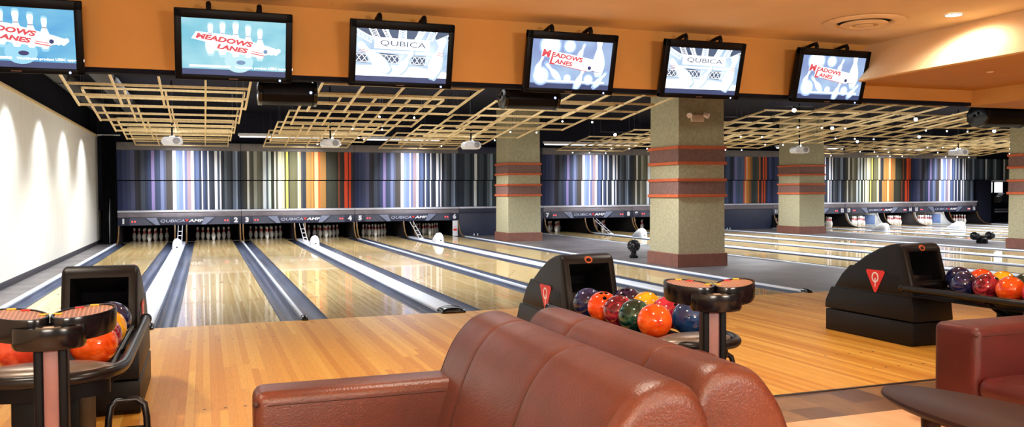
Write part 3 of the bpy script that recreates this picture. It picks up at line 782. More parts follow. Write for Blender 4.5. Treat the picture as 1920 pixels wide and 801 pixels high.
# floor disco lights
gb = thing('floor_globe_light', 'black knobbly globe light on the concrete left of the big pillar', 'floor light', (8.83, 6.44, -.004))
g = MB().sphere((0, 0, .26), .125, 24, 14)
for i in range(70):
    z = 1-2*(i+.5)/70; r = math.sqrt(1-z*z); a = i*2.39996
    n = Vector((r*math.cos(a), r*math.sin(a), z))
    g.sphere(Vector((0, 0, .26))+n*.122, .02, 8, 6)
g.build('lens_ball', M['black_gloss'], gb)
MB().lathe([(0, 0), (.09, 0), (.09, .05), (.06, .08), (.05, .14), (0, .14)], seg=20).build('base', M['black_plastic'], gb)
gt = thing('twin_floor_light', 'black twin-headed floor light on the concrete near the right edge', 'floor light', (19.44, 7.13, -.004))
MB().lathe([(0, 0), (.13, 0), (.14, .03), (.13, .12), (.08, .15), (0, .15)], seg=20).build('base', M['black_plastic'], gt)
MB().box((-.3, -.05, .15), (.3, .05, .21), .02).build('crossbar', M['black_gloss'], gt)
for s in (-1, 1):
    hd = MB().sphere((s*.26, 0, .2), .11, 20, 12).build('lamp_head', M['black_gloss'], gt)
    MB().lathe([(0, .02), (.06, .015), (.07, 0)], (0, 0, 0), 16, Matrix.Translation((s*.26, -.105, .2)) @ RX90).build('lens', M['duct'], hd)

# ------------------------------------------------------------------ ceiling fittings
v = thing('ceiling_vent', 'round tan air vent in the ceiling right of the last screen', 'vent', (6.91, -2.33, 3.198))
v.scale = (1.13, 1.13, 1)
MB().lathe([(.36, 0), (.37, -.006), (.35, -.022), (.27, -.028), (.25, -.014), (.24, .0)], seg=48).xf(Matrix.Scale(1.0, 4)).build('outer_ring', M['ceiling'], v)
MB().lathe([(0, -.001), (.25, -.001)], seg=40).build('shadow_gap', M['dark'], v)
MB().lathe([(.19, -.012), (.215, -.03), (.18, -.046), (.13, -.05), (.115, -.03), (.11, -.006)], seg=40).build('middle_ring', M['ceiling'], v)
MB().lathe([(0, -.055), (.06, -.055), (.085, -.045), (.075, -.03), (.05, -.004)], seg=32).build('centre_cone', M['ceiling'], v)
dl = thing('recessed_downlight', 'bright round recessed downlight in the ceiling above the lit cove', 'downlight', (7.53, -2.91, 3.198))
MB().lathe([(.092, -.001), (.095, -.008), (.08, -.010), (.075, -.003)], seg=32).build('trim_ring', M['white_plastic'], dl)
MB().lathe([(0, -.004), (.076, -.004)], seg=28).build('lamp_disc', M['downlight'], dl)
sp = tag(MB().lathe([(0, -.012), (.02, -.012), (.035, -.004), (.04, 0)], (8.45, -2.55, 2.70), 16).build('ceiling_sprinkler', M['ceiling']), 'tiny flush sprinkler cap under the lowered ceiling at right', 'sprinkler')
el = thing('emergency_light', 'beige twin-head emergency light on the big pillar under the fifth screen', 'emergency light', (8.9, 4.12, 2.76))
MB().box((-.13, -.07, -.07), (.13, .0, .06), .012).build('housing', M['tan_fixture'], el)
for s in (-1, 1):
    MB().lathe([(0, .05), (.055, .05), (.06, .03), (.045, -.05), (0, -.05)], (s*.175, -.07, .05), 6, Matrix.Rotation(s*.7, 3, 'Z') @ Matrix.Rotation(PI/2+.3, 3, 'X')).build('lamp_head', M['tan_fixture'], el)

# loudspeakers under the fascia
def speaker(x, z, L, label, r=.125):
    t = thing('loudspeaker', label, 'speaker', (x, -.62, z), 0, 'black speakers hanging behind the fascia')
    pr = [(r*math.cos(a)*1.15, r*math.sin(a)) for a in [2*PI*i/10+.2 for i in range(10)]]
    MB().prism(pr, 'x', -L/2+.02, L/2-.02, .01).build('cabinet', M['black_plastic'], t)
    for s in (-1, 1):
        e = MB().prism([(p[0]*1.06, p[1]*1.06) for p in pr], 'x', s*L/2-.02, s*L/2+.02, .008).build('end_plate', M['black_gloss'], t)
        MB().box((s*L/2+s*.021-.003, -.045, .02), (s*L/2+s*.021+.003, -.005, .06)).box((s*L/2+s*.021-.003, .02, -.01), (s*L/2+s*.021+.003, .06, .03)).build('vent_hole', M['dark'], e, smooth=False)
    MB().lathe([(0, .004), (.012, .004), (.014, 0)], (0, 0, 0), 10, Matrix.Translation((L/2-.05, -r*1.12, .0)) @ RX90).build('indicator_lamp', M['led_blue'], t)
    for s in (-1, 1): MB().cyl((s*L*.3, .02, r*.9), (s*L*.3, .02, 3.86-z), .012, 8).build('hanger', M['black_plastic'], t)
speaker(1.10, 2.425, .54, 'black speaker hanging between the second and third screens')
speaker(3.75, 2.46, .62, 'black speaker hanging under the fourth screen')
speaker(10.86, 2.43, .78, 'black speaker hanging under the fascia at far right', .15)

# ------------------------------------------------------------------ screens
TW, TH = 1.02, .63
E_A = em('screen_teal', rgb(84, 186, 214), 0.780, rgb(170, 226, 238), 2.340, (1, 1, 2))
E_A1 = em('screen_azure', rgb(30, 150, 222), 0.780, rgb(120, 200, 228), 2.028, (1, 1, 2.4))
E_B = em('screen_truss_blue', rgb(150, 186, 220), 0.858, rgb(212, 234, 250), 5.460)
E_AG = em('screen_pale_teal', rgb(188, 232, 240), 0.819); E_AG1 = em('screen_pale_azure', rgb(150, 214, 240), 0.819)
E_C1 = em('screen_halo_blue', rgb(158, 190, 238), 0.858); E_C2 = em('screen_halo_white', rgb(208, 230, 252), 0.936); E_SH = em('screen_pin_shade', rgb(180, 214, 232), 0.819)
E_BL = em('screen_slate', rgb(58, 82, 112), 0.780, rgb(78, 106, 140), 3.900)
E_C = em('screen_periwinkle', rgb(112, 132, 196), 0.780, rgb(182, 214, 246), 2.496)
E_W = em('screen_white', rgb(255, 255, 255), 1.170)
E_WH = em('screen_ice', rgb(216, 238, 250), 0.897)
E_R = em('screen_red', rgb(226, 70, 84), 0.780)
E_N = em('screen_navy', rgb(34, 50, 110), 0.780)
E_ST = em('screen_blue_grey', rgb(112, 150, 192), 0.780)
E_BAND = em('screen_band', rgb(56, 78, 128), 0.624, rgb(64, 88, 140), 3.900)
SW, SH = .90, .50                       # picture size; local s 0..1 left-right, t 0..1 bottom-top of the picture
def S(s, t, lift=0): return Vector(((s-.5)*SW, -.034-lift, -.265+.052+t*(SH-.052)))
def tvtext(mb, body, size, s, t, rot=0, lift=.002, bold=.0, sx=1, shear=0, align='LEFT'):
    p = S(s, t, lift); mb.text(body, size, Matrix.Translation(p) @ RX90 @ Matrix.Rotation(rot, 4, 'Z'), .0003, bold, shear, sx, align)
def pin_shape(mb, s, t, h, rot=0, lift=.001):
    prof = [(r, z) for r, z in PINPROF if r > 0]
    pts = [(r, z) for r, z in prof] + [(-r, z) for r, z in reversed(prof)]
    p = S(s, t, lift); k = h/.381; ca, sa = math.cos(rot), math.sin(rot)
    mb.poly([p + Vector((k*(x*ca-(z-.19)*sa), 0, k*(x*sa+(z-.19)*ca))) for x, z in pts])
def disc(mb, s, t, r, lift=.001, sx=1):
    p = S(s, t, lift); mb.poly([p+Vector((r*sx*math.cos(a), 0, r*math.sin(a))) for a in [2*PI*i/24 for i in range(24)]])
def quad(mb, pts, lift): mb.poly([S(a, b, lift) for a, b in pts])
def screen(kind, n, cx, label):
    tilt = math.radians(15)
    t = thing('television', label, 'television', (cx, -1.40, 2.752), 0, 'flat screens along the orange fascia')
    t.rotation_euler = (tilt, 0, 0)
    fr = MB()
    # bezel ring around the glass
    fr.box((-TW/2, -.04, -TH/2), (-SW/2, .03, TH/2), .006).box((SW/2, -.04, -TH/2), (TW/2, .03, TH/2), .008)
    fr.box((-TW/2, -.04, .235), (TW/2, .03, TH/2), .008).box((-TW/2, -.04, -TH/2), (TW/2, .03, -.265), .008)
    fr.box((-TW/2+.02, .0, -TH/2+.02), (TW/2-.02, .075, TH/2-.02), .01)
    f = fr.build('bezel', M['tv_black'], t)
    MB().lathe([(0, .004), (.008, .003), (.01, 0)], (0, 0, 0), 10, Matrix.Translation((.40, -.041, -.295)) @ RX90).build('power_lamp', M['led_blue'], f)
    MB().box((-.05, -.042, -.300), (.03, -.039, -.292)).build('maker_badge', M['band_brown'], f, smooth=False)
    bgm = {'A': E_A, 'A1': E_A1, 'B': E_B, 'C': E_C}[kind]
    sc = MB().poly([S(0, 0), S(1, 0), S(1, 1), S(0, 1)]).build('screen', bgm, t, smooth=False, recalc=False)
    MB().poly([Vector((-SW/2, -.034, -.265)), Vector((SW/2, -.034, -.265)), Vector((SW/2, -.034, -.213)), Vector((-SW/2, -.034, -.213))]).build('screen_band', E_BAND, t, smooth=False, recalc=False)
    def layer(nm, mb, m): mb.build(nm, m, sc, smooth=False, recalc=False)
    if kind in ('A', 'A1'):
        pins = ((.27, .60, .26), (.385, .61, .28), (.51, .60, .30), (.63, .575, .28), (.745, .54, .26))
        g = MB()
        for s, t_, h in pins: pin_shape(g, s, t_-.005, h*1.16, 0, .0006)
        disc(g, .54, .17, .10, .0006, 1.25)
        layer('picture_glow', g, E_AG1 if kind == 'A1' else E_AG)
        w = MB()
        for s, t_, h in pins: pin_shape(w, s, t_, h)
        quad(w, [(.09, .60), (.135, .74), (.45, .70), (.84, .50), (.93, .44), (.90, .36), (.80, .33), (.76, .27), (.25, .40), (.275, .52)], .0012)
        for i in range(8): disc(w, .83+.014*i, .40+.03*math.sin(i*2.1), .02, .0013)
        layer('picture_white_shapes', w, E_W)
        r = MB(); tvtext(r, 'MEADOWS', .060, .13, .66, -.13, .002, .003, 1.6, .2); tvtext(r, 'LANES', .056, .33, .465, -.13, .002, .003, 1.6, .2)
        quad(r, [(.665, .40), (.775, .365), (.775, .35), (.665, .385)], .002); quad(r, [(.655, .365), (.79, .32), (.79, .30), (.655, .345)], .002)
        layer('picture_red_lettering', r, E_R)
        d_ = MB(); disc(d_, .80, .395, .019, .0024); disc(d_, .56, .155, .02, .001, 2.0)
        for s, t_, h in pins: z = t_+.36*h*.5/.448*.98; quad(d_, [(s-.02, z+.012), (s+.02, z+.01), (s+.02, z-.006), (s-.02, z-.004)], .0014)
        layer('picture_blue_marks', d_, E_N if kind == 'A1' else E_ST)
        q = MB(); tvtext(q, 'Worldwide product USBC approved', .030, .5, .055, 0, .002, .0008, 1.15); q.box(S(.07, .035, .002), S(.46, .08, .0018))
        layer('picture_caption', q, E_W)
    elif kind == 'B':
        d_ = [[(0, 1), (.30, 1), (.35, .80), (.12, .86)], [(.34, 1), (.45, 1), (.44, .8), (.37, .8)], [(.53, 1), (.66, 1), (.63, .79), (.54, .8)], [(.84, 1), (1, 1), (1, .86), (.86, .84)], [(.25, .5), (.46, .47), (.46, .28), (.33, .28)], [(.59, .47), (.76, .46), (.74, .26), (.6, .27)], [(0, .48), (.1, .46), (.14, .28), (0, .28)]]
        for pts in d_:
            b = MB(); quad(b, pts, .0008); layer('picture_truss_gap', b, E_BL)
        w = MB(); rnd = random.Random(5)
        def bar(a, b_, wd): 
            n = Vector((-(b_[1]-a[1]), b_[0]-a[0])).normalized()*wd
            quad(w, [(a[0]-n.x, a[1]-n.y), (a[0]+n.x, a[1]+n.y), (b_[0]+n.x, b_[1]+n.y), (b_[0]-n.x, b_[1]-n.y)], .001)
        for (a, b_, c, d2) in (((.0, .98), (.19, .80), (.0, .86), (.16, .70)), ((.13, 1), (.18, .82), (.20, 1), (.25, .82)), ((.27, 1), (.33, .8), (.32, 1), (.38, .8)), ((.455, 1), (.455, .8), (.53, 1), (.53, .8)), ((.68, 1), (.62, .8), (.74, 1), (.68, .8)), ((.80, 1), (.75, .8), (.87, 1), (.82, .8)), ((1, .95), (.86, .82), (1, .84), (.88, .74)), ((.0, .46), (.24, .44), (.0, .30), (.24, .29)), ((.26, .46), (.5, .45), (.28, .29), (.5, .29)), ((.58, .45), (.8, .44), (.58, .29), (.8, .28))):
            bar(a, b_, .006); bar(c, d2, .006)
            A, B, C_, D = (Vector(q) for q in (a, b_, c, d2))
            for i in range(4):
                p, q = A.lerp(B, i/4), C_.lerp(D, (i+1)/4); bar(p, q, .004); p, q = C_.lerp(D, i/4), A.lerp(B, (i+1)/4); bar(p, q, .004)
        quad(w, [(.19, .83), (.80, .81), (.80, .58), (.19, .59)], .0013); quad(w, [(.14, .56), (.84, .55), (.84, .50), (.14, .51)], .0012)
        quad(w, [(0, .22), (.3, .25), (.7, .22), (1, .13), (1, 0), (0, 0)], .0013)
        layer('picture_white_shapes', w, E_W)
        p = MB()
        for s, t_, h, a in ((.19, .40, .40, .85), (.535, .32, .26, -.55), (.89, .44, .42, -.28)): pin_shape(p, s+.012, t_-.012, h*1.05, a, .0016)
        layer('picture_pin_shade', p, E_SH)
        p = MB()
        for s, t_, h, a in ((.19, .40, .40, .85), (.535, .32, .26, -.55), (.89, .44, .42, -.28)): pin_shape(p, s, t_, h, a, .0018)
        layer('picture_pins', p, E_W)
        r = MB()
        for c, u_, hw_ in (((.058, .545), (.035, .02), .006), ((.085, .505), (.035, .02), .006), ((.92, .555), (.034, -.008), .006), ((.912, .50), (.036, -.01), .006)):
            quad(r, [(c[0]-u_[0], c[1]-u_[1]-hw_), (c[0]+u_[0], c[1]+u_[1]-hw_), (c[0]+u_[0], c[1]+u_[1]+hw_), (c[0]-u_[0], c[1]-u_[1]+hw_)], .0022)
        layer('picture_red_bands', r, E_R)
        q = MB(); tvtext(q, 'QUBICA', .070, .50, .70, -.02, .002, .0, 1.75, 0, 'CENTER'); layer('picture_lettering', q, E_BL)
    else:
        discs = ((.22, .86, .095), (.46, .87, .05), (.13, .17, .07), (.46, .13, .033), (.73, .12, .04))
        pins = ((.61, .75, .15, -.35), (.84, .68, .40, .05), (.1, .42, .15, -.4), (.28, .26, .19, .8), (.62, .14, .19, -.35), (.88, .12, .16, -.7))
        for lift, k, m in ((.0004, 1.55, E_C1), (.0007, 1.28, E_C2)):
            g = MB()
            for s, t_, r_ in discs: disc(g, s, t_, min(r_*k, r_+.03*(k-1)/.5), lift)
            for s, t_, h, a in pins:
                if k < 1.4 or h < .3: pin_shape(g, s, min(t_, .98-h*.5*k/.45) if h < .3 else t_, h*k if h < .3 else h*1.12, a, lift)
            layer('picture_glow', g, m)
        w = MB()
        for s, t_, r_ in discs: disc(w, s, t_, r_, .001)
        for s, t_, h, a in pins: pin_shape(w, s, t_, h, a)
        quad(w, [(.11, .63), (.135, .76), (.42, .70), (.80, .58), (.90, .44), (.86, .34), (.7, .31), (.36, .43), (.215, .46), (.225, .60)], .0012)
        for i in range(7): disc(w, .78+.015*i, .43+.03*math.sin(i*2), .03, .0013)
        w.box(S(.2, .03, .001), S(.94, .075, .0008))
        layer('picture_white_shapes', w, E_W)
        r = MB(); tvtext(r, 'M', .10, .12, .69, -.13, .002, .004, 1.2, .1); tvtext(r, 'EADOWS', .062, .24, .665, -.14, .002, .0025, 1.35, .1)
        tvtext(r, 'L', .10, .22, .525, -.13, .002, .004, 1.2, .1); tvtext(r, 'ANES', .060, .29, .51, -.14, .002, .0025, 1.35, .1)
        quad(r, [(.36, .43), (.70, .315), (.70, .302), (.36, .415)], .002)
        layer('picture_red_lettering', r, E_R)
        d_ = MB(); disc(d_, .73, .39, .02, .0024); quad(d_, [(.76, .335), (.81, .31), (.86, .315), (.86, .302), (.81, .296), (.76, .322)], .002)
        layer('picture_blue_marks', d_, E_N)
    # mounts: ceiling arms above the top edge
    for s in (-.22, .22):
        b = MB(); b.tube([(s, .05, TH/2-.06), (s, .05, TH/2+.02), (s, .07, TH/2+.045), (s, .13, TH/2+.03), (s, .27, TH/2-.03)], [.02, .024, .024, .02, .02], 10)
        b.build('mounting_arm', M['black_plastic'], t)
    return t
TVX = [lane_x(i)+W/2+dx for i, dx in ((1, .09), (2, .04), (3, .02), (4, .01), (5, .03), (6, -.02))]
for i, (kind, lab) in enumerate((('A1', 'wall-hung screen cut by the left edge showing white pins on azure'), ('A', 'screen showing white pins and red lettering on pale teal, second from left'), ('B', 'screen showing tumbling pins under trusses, between two pin-logo screens, third from left'), ('C', 'screen with red lettering on a periwinkle glow, above the black speaker, fourth from left'), ('B', 'screen showing tumbling pins under trusses, above the big pillar'), ('C', 'screen with red lettering on a periwinkle glow, nearest the lit cove'))):
    screen(kind, i, TVX[i], lab)

# ------------------------------------------------------------------ ball returns
HP = [(-2.6, .215), (-2.605, .297), (-2.68, .43), (-2.76, .50), (-2.835, .575), (-2.90, .63), (-2.99, .70), (-3.13, .785), (-3.29, .86), (-3.42, .90), (-3.52, .915), (-3.575, .905), (-3.60, .87), (-3.69, .56), (-3.73, .215)]
def q_logo(mb_red, mb_white, mat, size, aspect=1.0):
    """red rounded triangle pointing down with a white ring-and-tail mark; local x right, y up"""
    tri = []
    for (cx, cy) in ((-.42, .36), (.42, .36), (0, -.46)):
        a0 = math.atan2(cy, cx)
        for da in (-.9, -.45, 0, .45, .9): tri.append((cx+.08*math.cos(a0+da), cy+.08*math.sin(a0+da)))
    pts = sorted(tri, key=lambda p: math.atan2(p[1], p[0]))
    def add(mb, poly, z0, z1):
        b = MB().prism([(x*size*aspect, y*size) for x, y in poly], 'z', z0, z1); b.xf(mat); mb._merge(b.bm)
    add(mb_red, pts, 0, .003)
    ring_o = [(.19*math.cos(a), .12+.22*math.sin(a)) for a in [2*PI*i/20 for i in range(20)]]
    ring = bmesh.new(); n = 20
    for i in range(n):
        a, b = 2*PI*i/n, 2*PI*(i+1)/n
        q = [(.19*math.cos(a), .12+.23*math.sin(a)), (.19*math.cos(b), .12+.23*math.sin(b)), (.125*math.cos(b), .12+.17*math.sin(b)), (.125*math.cos(a), .12+.17*math.sin(a))]
        ring.faces.new([ring.verts.new((x*size*aspect, y*size, .0045)) for x, y in q])
    bmesh.ops.transform(ring, matrix=mat, verts=ring.verts[:]); mb_white._merge(ring)
    add(mb_white, [(-.03, .08), (.03, .08), (.012, -.30), (-.012, -.30)], .003, .0046)
def make_return(hx, ring_on, zr, rails, bw, tx):
    t = thing('ball_return', '', 'ball return', (0, 0, 0), 0, 'black ball returns on the approach')
    hw = .23
    # upper hood with opening
    b = bmesh.new()
    tmp = MB().prism(HP, 'x', hx-hw+.008, hx+hw-.008, .028, 3); me = bpy.data.meshes.new('t'); tmp.bm.to_mesh(me); tmp.bm.free(); b.from_mesh(me); bpy.data.meshes.remove(me)
    bmesh.ops.recalc_face_normals(b, faces=b.faces[:])
    fr = [f for f in b.faces if f.normal.y < -.8 and f.calc_area() > .05]
    f = max(fr, key=lambda f: f.calc_center_median().z)
    bmesh.ops.inset_region(b, faces=[f], thickness=.035, depth=0)
    bmesh.ops.inset_region(b, faces=[f], thickness=.012, depth=-.02)
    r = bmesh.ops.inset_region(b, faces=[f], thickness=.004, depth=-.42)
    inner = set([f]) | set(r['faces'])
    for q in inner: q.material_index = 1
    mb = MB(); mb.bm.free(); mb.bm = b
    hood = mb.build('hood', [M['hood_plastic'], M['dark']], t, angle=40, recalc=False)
    # stepped lower shells
    def cut(z1, e):
        p = [(y, z) for y, z in HP if z <= z1]
        yb = [y+(y2-y)*(z1-z)/(z2-z) for (y, z), (y2, z2) in zip(HP, HP[1:]) if z < z1 <= z2][:1]
        yf = [y+(y2-y)*(z1-z)/(z2-z) for (y, z), (y2, z2) in zip(HP, HP[1:]) if z >= z1 > z2][:1]
        a = [q for q in p if q[0] > -3.2]; c = [q for q in p if q[0] <= -3.2]
        pts = a + [(yb[0], z1), (yf[0], z1)] + c
        return [(y+(e if y > -3.2 else -e*.3), z) for y, z in pts]
    MB().prism([(y, max(z, .222)) for y, z in cut(.44, .014)], 'x', hx-hw-.001, hx+hw+.001, .008).build('middle_shell', M['hood_plastic'], t)
    MB().prism([(-3.0, .452), (-2.72, .452), (-2.82, .58), (-2.93, .675), (-3.55, .62), (-3.60, .452)], 'x', hx-hw+.003, hx+hw-.003, .008).build('upper_shell', M['hood_plastic'], t)
    MB().prism([(-2.6, 0), (-2.6, .212), (-3.73, .212), (-3.73, .03), (-3.70, 0)], 'x', hx-hw-.005, hx+hw+.005, .01).build('base', M['hood_plastic'], t)
    # ball door tongue in the opening
    MB().box((hx-.12, -3.72, .53), (hx+.12, -3.45, .56), .01).build('ball_chute', M['blue_black'], t)
    # emblems
    for s in (-1, 1):
        red, wh = MB(), MB()
        if s < 0: m_ = Matrix.Translation((hx-hw+.0022, -3.27, .56)) @ Matrix.Rotation(-PI/2, 4, 'Z') @ RX90
        else: m_ = Matrix.Translation((hx+hw-.0022, -3.27, .56)) @ Matrix.Rotation(PI/2, 4, 'Z') @ RX90
        q_logo(red, wh, m_, .215, 1.08)
        e = red.build('side_emblem', M['red_paint'], t, smooth=False); wh.build('emblem_mark', M['lettering'], e, smooth=False)
    if ring_on:
      ring = MB().tube([(hx+.027*math.cos(a), -3.607+.0*a, .878-.0+.022*math.sin(a)) for a in [2*PI*i/20 for i in range(20)]], .009, 8, closed=True)
      ring.xf(Matrix.Translation((hx, -3.592, .872)) @ Matrix.Rotation(-.3, 4, 'X') @ Matrix.Translation((-hx, 3.607, -.878)))
      ring.build('front_emblem', M['band_orange'], t)
    # ball rack: two outer rails joined by the rounded bumper, inner rails, tray
    lp = [(bw, -3.66, zr)] + [(bw, -3.62-.2*i, zr) for i in range(1, 8)]
    arc = [(bw*math.cos(a)**.8 if math.cos(a) > 0 else -bw*abs(math.cos(a))**.8, -5.14-.35*math.sin(a)**.9, zr) for a in [PI*i/18 for i in range(1, 18)]]
    left = [(-x, y, z) for x, y, z in reversed(lp)]
    bump = [(bw, -5.08, zr)] + arc + [(-bw, -5.08, zr)]
    MB().tube(lp[:-1]+bump+left[1:], .028, 12).build('bumper_rail', M['blue_black'], t, angle=60)
    for s in (-1, 1): MB().sphere((s*bw, -3.65, zr), .036, 14, 10).build('rail_end_cap', M['black_gloss'], t)
    for x in rails:
        MB().cyl((x, -3.6, zr-.03), (x, -5.16, zr-.03), .012, 8).build('ball_rail', M['blue_black'], t)
    MB().box((-bw+.03, -5.1, zr-.077), (bw-.03, -3.72, zr-.057), .008).build('rack_pan', M['black_plastic'], t)
    tray = MB()
    pts = lambda k, z, dy=0: [Vector((tx+.285*(bw/.31)*k*math.cos(a), -5.33+dy+.125*k*math.sin(a), z)) for a in [2*PI*i/32 for i in range(32)]]
    tray.loft([pts(.9, zr-.01), pts(1, zr+.008), pts(.98, zr+.026), pts(.7, zr+.044), pts(.3, zr+.052)]).build('hand_dryer', M['grey_metal'], t, angle=60)
    gr = MB()
    for i in range(-6, 7):
        for j in range(-3, 4):
            if (i/6.5)**2+(j/3.4)**2 < 1: gr.lathe([(0, .0035), (.0045, .003)], (tx+i*.0155, -5.33+j*.0125, zr+.0487-.00009*(i*i+j*j*2)), 6)
    gr.build('dryer_grille', M['dark'], t)
    MB().loft([pts(.92, zr-.095), pts(.92, zr-.004)]).build('tray_body', M['black_plastic'], t, angle=60)
    # pedestal with bracket arms and bent support loop
    MB().box((-.09, -4.62, 0), (.09, -4.42, zr-.075), .012).build('pedestal', M['black_plastic'], t)
    MB().box((-.2, -4.66, 0), (.2, -4.38, .02), .008).build('foot_plate', M['black_plastic'], t)
    for s in (-1, 1):
        MB().tube([(s*.07, -4.52, zr-.165), (s*.2, -4.52, zr-.095), (s*(bw-.005), -4.52, zr-.025)], .02, 8).build('bracket_arm', M['black_plastic'], t)
        MB().tube([(s*.2, -5.24, zr-.095), (s*(bw-.005), -5.2, zr-.02)], .018, 8).build('bracket_arm', M['black_plastic'], t)
    lg = MB(); lg.tube([(.21, -5.10, 0), (.225, -5.08, .3), (.235, -5.07, .36), (.26, -5.06, .385), (.35, -5.06, .385), (.385, -5.07, .36), (.395, -5.08, .3), (.405, -5.10, 0)], .017, 10)
    lg.tube([(.225, -5.08, .25), (.395, -5.08, .25)], .012, 8)
    lg.build('support_loop', M['blue_black'], t, angle=60)
    MB().box((-.15, -5.3, .0), (.13, -4.7, zr-.095), .02).build('blower_cabinet', M['black_plastic'], t)
    return t
RC = [-.385, 3.0, 6.46]
for i, (hx, ring_on, zr, rails, bw, tx, lab) in enumerate(((.04, False, .58, (-.235, -.085, .085, .235), .31, 0, 'black ball return with rack at left, between lanes one and two'), (.09, True, .527, (-.205, -.055, .075, .218), .262, -.05, 'black ball return with rack standing behind the russet sofas'), (-.03, True, .527, (-.238, -.086, .108, .262), .31, 0, 'black ball return with rack at right, behind the oxblood armchair'))):
    r_ = make_return(hx, ring_on, zr, rails, bw, tx); r_.scale = (1, 1, 1.03 if i == 0 else 1); r_.location = (RC[i], 0, 0); r_['label'] = lab

def make_ball():
    b = MB().sphere((0, 0, 0), .1075, 40, 24).build('bowling_ball', BALL['navy'], angle=80)
    h = []
    for d_ in ((.16, 1, .22), (-.16, 1, .22), (0, 1, -.30)):
        n = Vector((d_[0], d_[2], d_[1])).normalized()
        q = n.to_track_quat('Z', 'Y').to_matrix().to_4x4()
        MB().lathe([(0, .1078), (.0125, .1078), (.0145, .1066)], (0, 0, 0), 14, q.to_3x3()).build('finger_hole', M['dark'], b)
    return b
ball0 = make_ball(); first = True
BZ = .6435
racks = [
    (0, 'left ball return', [(.16, -4.20, 'navy', 'dark navy', .2, .3, 0), (.16, -4.52, 'yellow', 'golden yellow', .9, 1.9, 1), (.16, -4.79, 'magenta', 'marbled magenta', -.35, -.2, 0), (.16, -5.03, 'amber', 'orange', -.9, 2, 1), (-.16, -5.03, 'red', 'brick red', 1.0, .5, 0), (-.16, -4.79, 'blue', 'dark blue', 1.0, .9, 2)]),
    (1, 'middle ball return', [(-.13, -4.06, 'navy', 'navy', -.3, .5, 0), (-.13, -4.30, 'orange', 'bright orange with visible finger holes', .55, -.3, 0), (-.125, -4.53, 'maroon', 'marbled maroon', 1.3, .8, 0), (-.13, -4.765, 'green', 'dark green', 1.5, .4, 1), (-.12, -5.0, 'amber', 'big amber orange', 1.2, 2.0, 2), (.146, -4.13, 'purple', 'black purple', .7, -.8, 0), (.146, -4.42, 'yellow', 'golden yellow', .8, 1.2, 1), (.144, -4.70, 'crimson', 'crimson', 1.2, .3, 0), (.146, -4.96, 'blue', 'deep blue', 1.4, 1.3, 2)]),
    (2, 'right ball return', [(.18, -3.81, 'navy', 'navy, rearmost', .9, 1, 0), (-.16, -4.17, 'navy', 'navy, front left', 1.1, 2, 1), (.19, -4.035, 'orange', 'bright orange, rear', 1, 1, 0), (.18, -4.255, 'yellow', 'golden yellow', 1.2, .5, 1), (-.16, -4.395, 'maroon', 'marbled maroon', 1, .4, 0), (-.17, -4.62, 'amber', 'amber orange, front', .9, 1.3, 2), (.18, -4.475, 'green', 'dark green', 1.2, 1, 0), (-.16, -4.845, 'crimson', 'crimson', 1.3, 1, 1)])]
for ri, where, lst in racks:
    for dx, y, mk, word, rx, ry, _ in lst:
        if first: o = ball0; first = False
        else: o = copy_tree(ball0)
        o.location = (RC[ri]+dx, y, BZ-(.038 if ri else -.032)); o.rotation_euler = (rx, 0, ry)
        if o is not ball0: o.data = ball0.data.copy()
        o.data.materials[0] = BALL[mk]
        tag(o, 'glossy %s bowling ball on the %s' % (word, where), 'bowling ball', 'bowling balls on the ball return racks')

# ------------------------------------------------------------------ scoring consoles
def key_mat():
    m, nt, b = new_mat('keypad_print')
    tc = nt.nodes.new('ShaderNodeTexCoord'); mp = nt.nodes.new('ShaderNodeMapping'); mp.inputs['Scale'].default_value = (52, 60, 1)
    nt.links.new(tc.outputs['Object'], mp.inputs[0])
    fr = nt.nodes.new('ShaderNodeVectorMath'); fr.operation = 'FRACTION'; nt.links.new(mp.outputs[0], fr.inputs[0])
    sx = nt.nodes.new('ShaderNodeSeparateXYZ'); nt.links.new(fr.outputs[0], sx.inputs[0])
    def mth(op, a, v):
        n = nt.nodes.new('ShaderNodeMath'); n.operation = op; nt.links.new(a, n.inputs[0])
        if isinstance(v, (int, float)): n.inputs[1].default_value = v
        else: nt.links.new(v, n.inputs[1])
        return n.outputs[0]
    k = mth('MULTIPLY', mth('GREATER_THAN', sx.outputs[0], .35), mth('GREATER_THAN', sx.outputs[1], .4))
    nt.links.new(mixc(nt, k, rgb(196, 144, 118), rgb(108, 76, 62)), b.inputs['Base Color']); b.inputs['Roughness'].default_value = .3
    return m
M['keypad'] = key_mat(); M['key_yellow'] = pm('yellow_key', rgb(240, 190, 40), rough=.4)
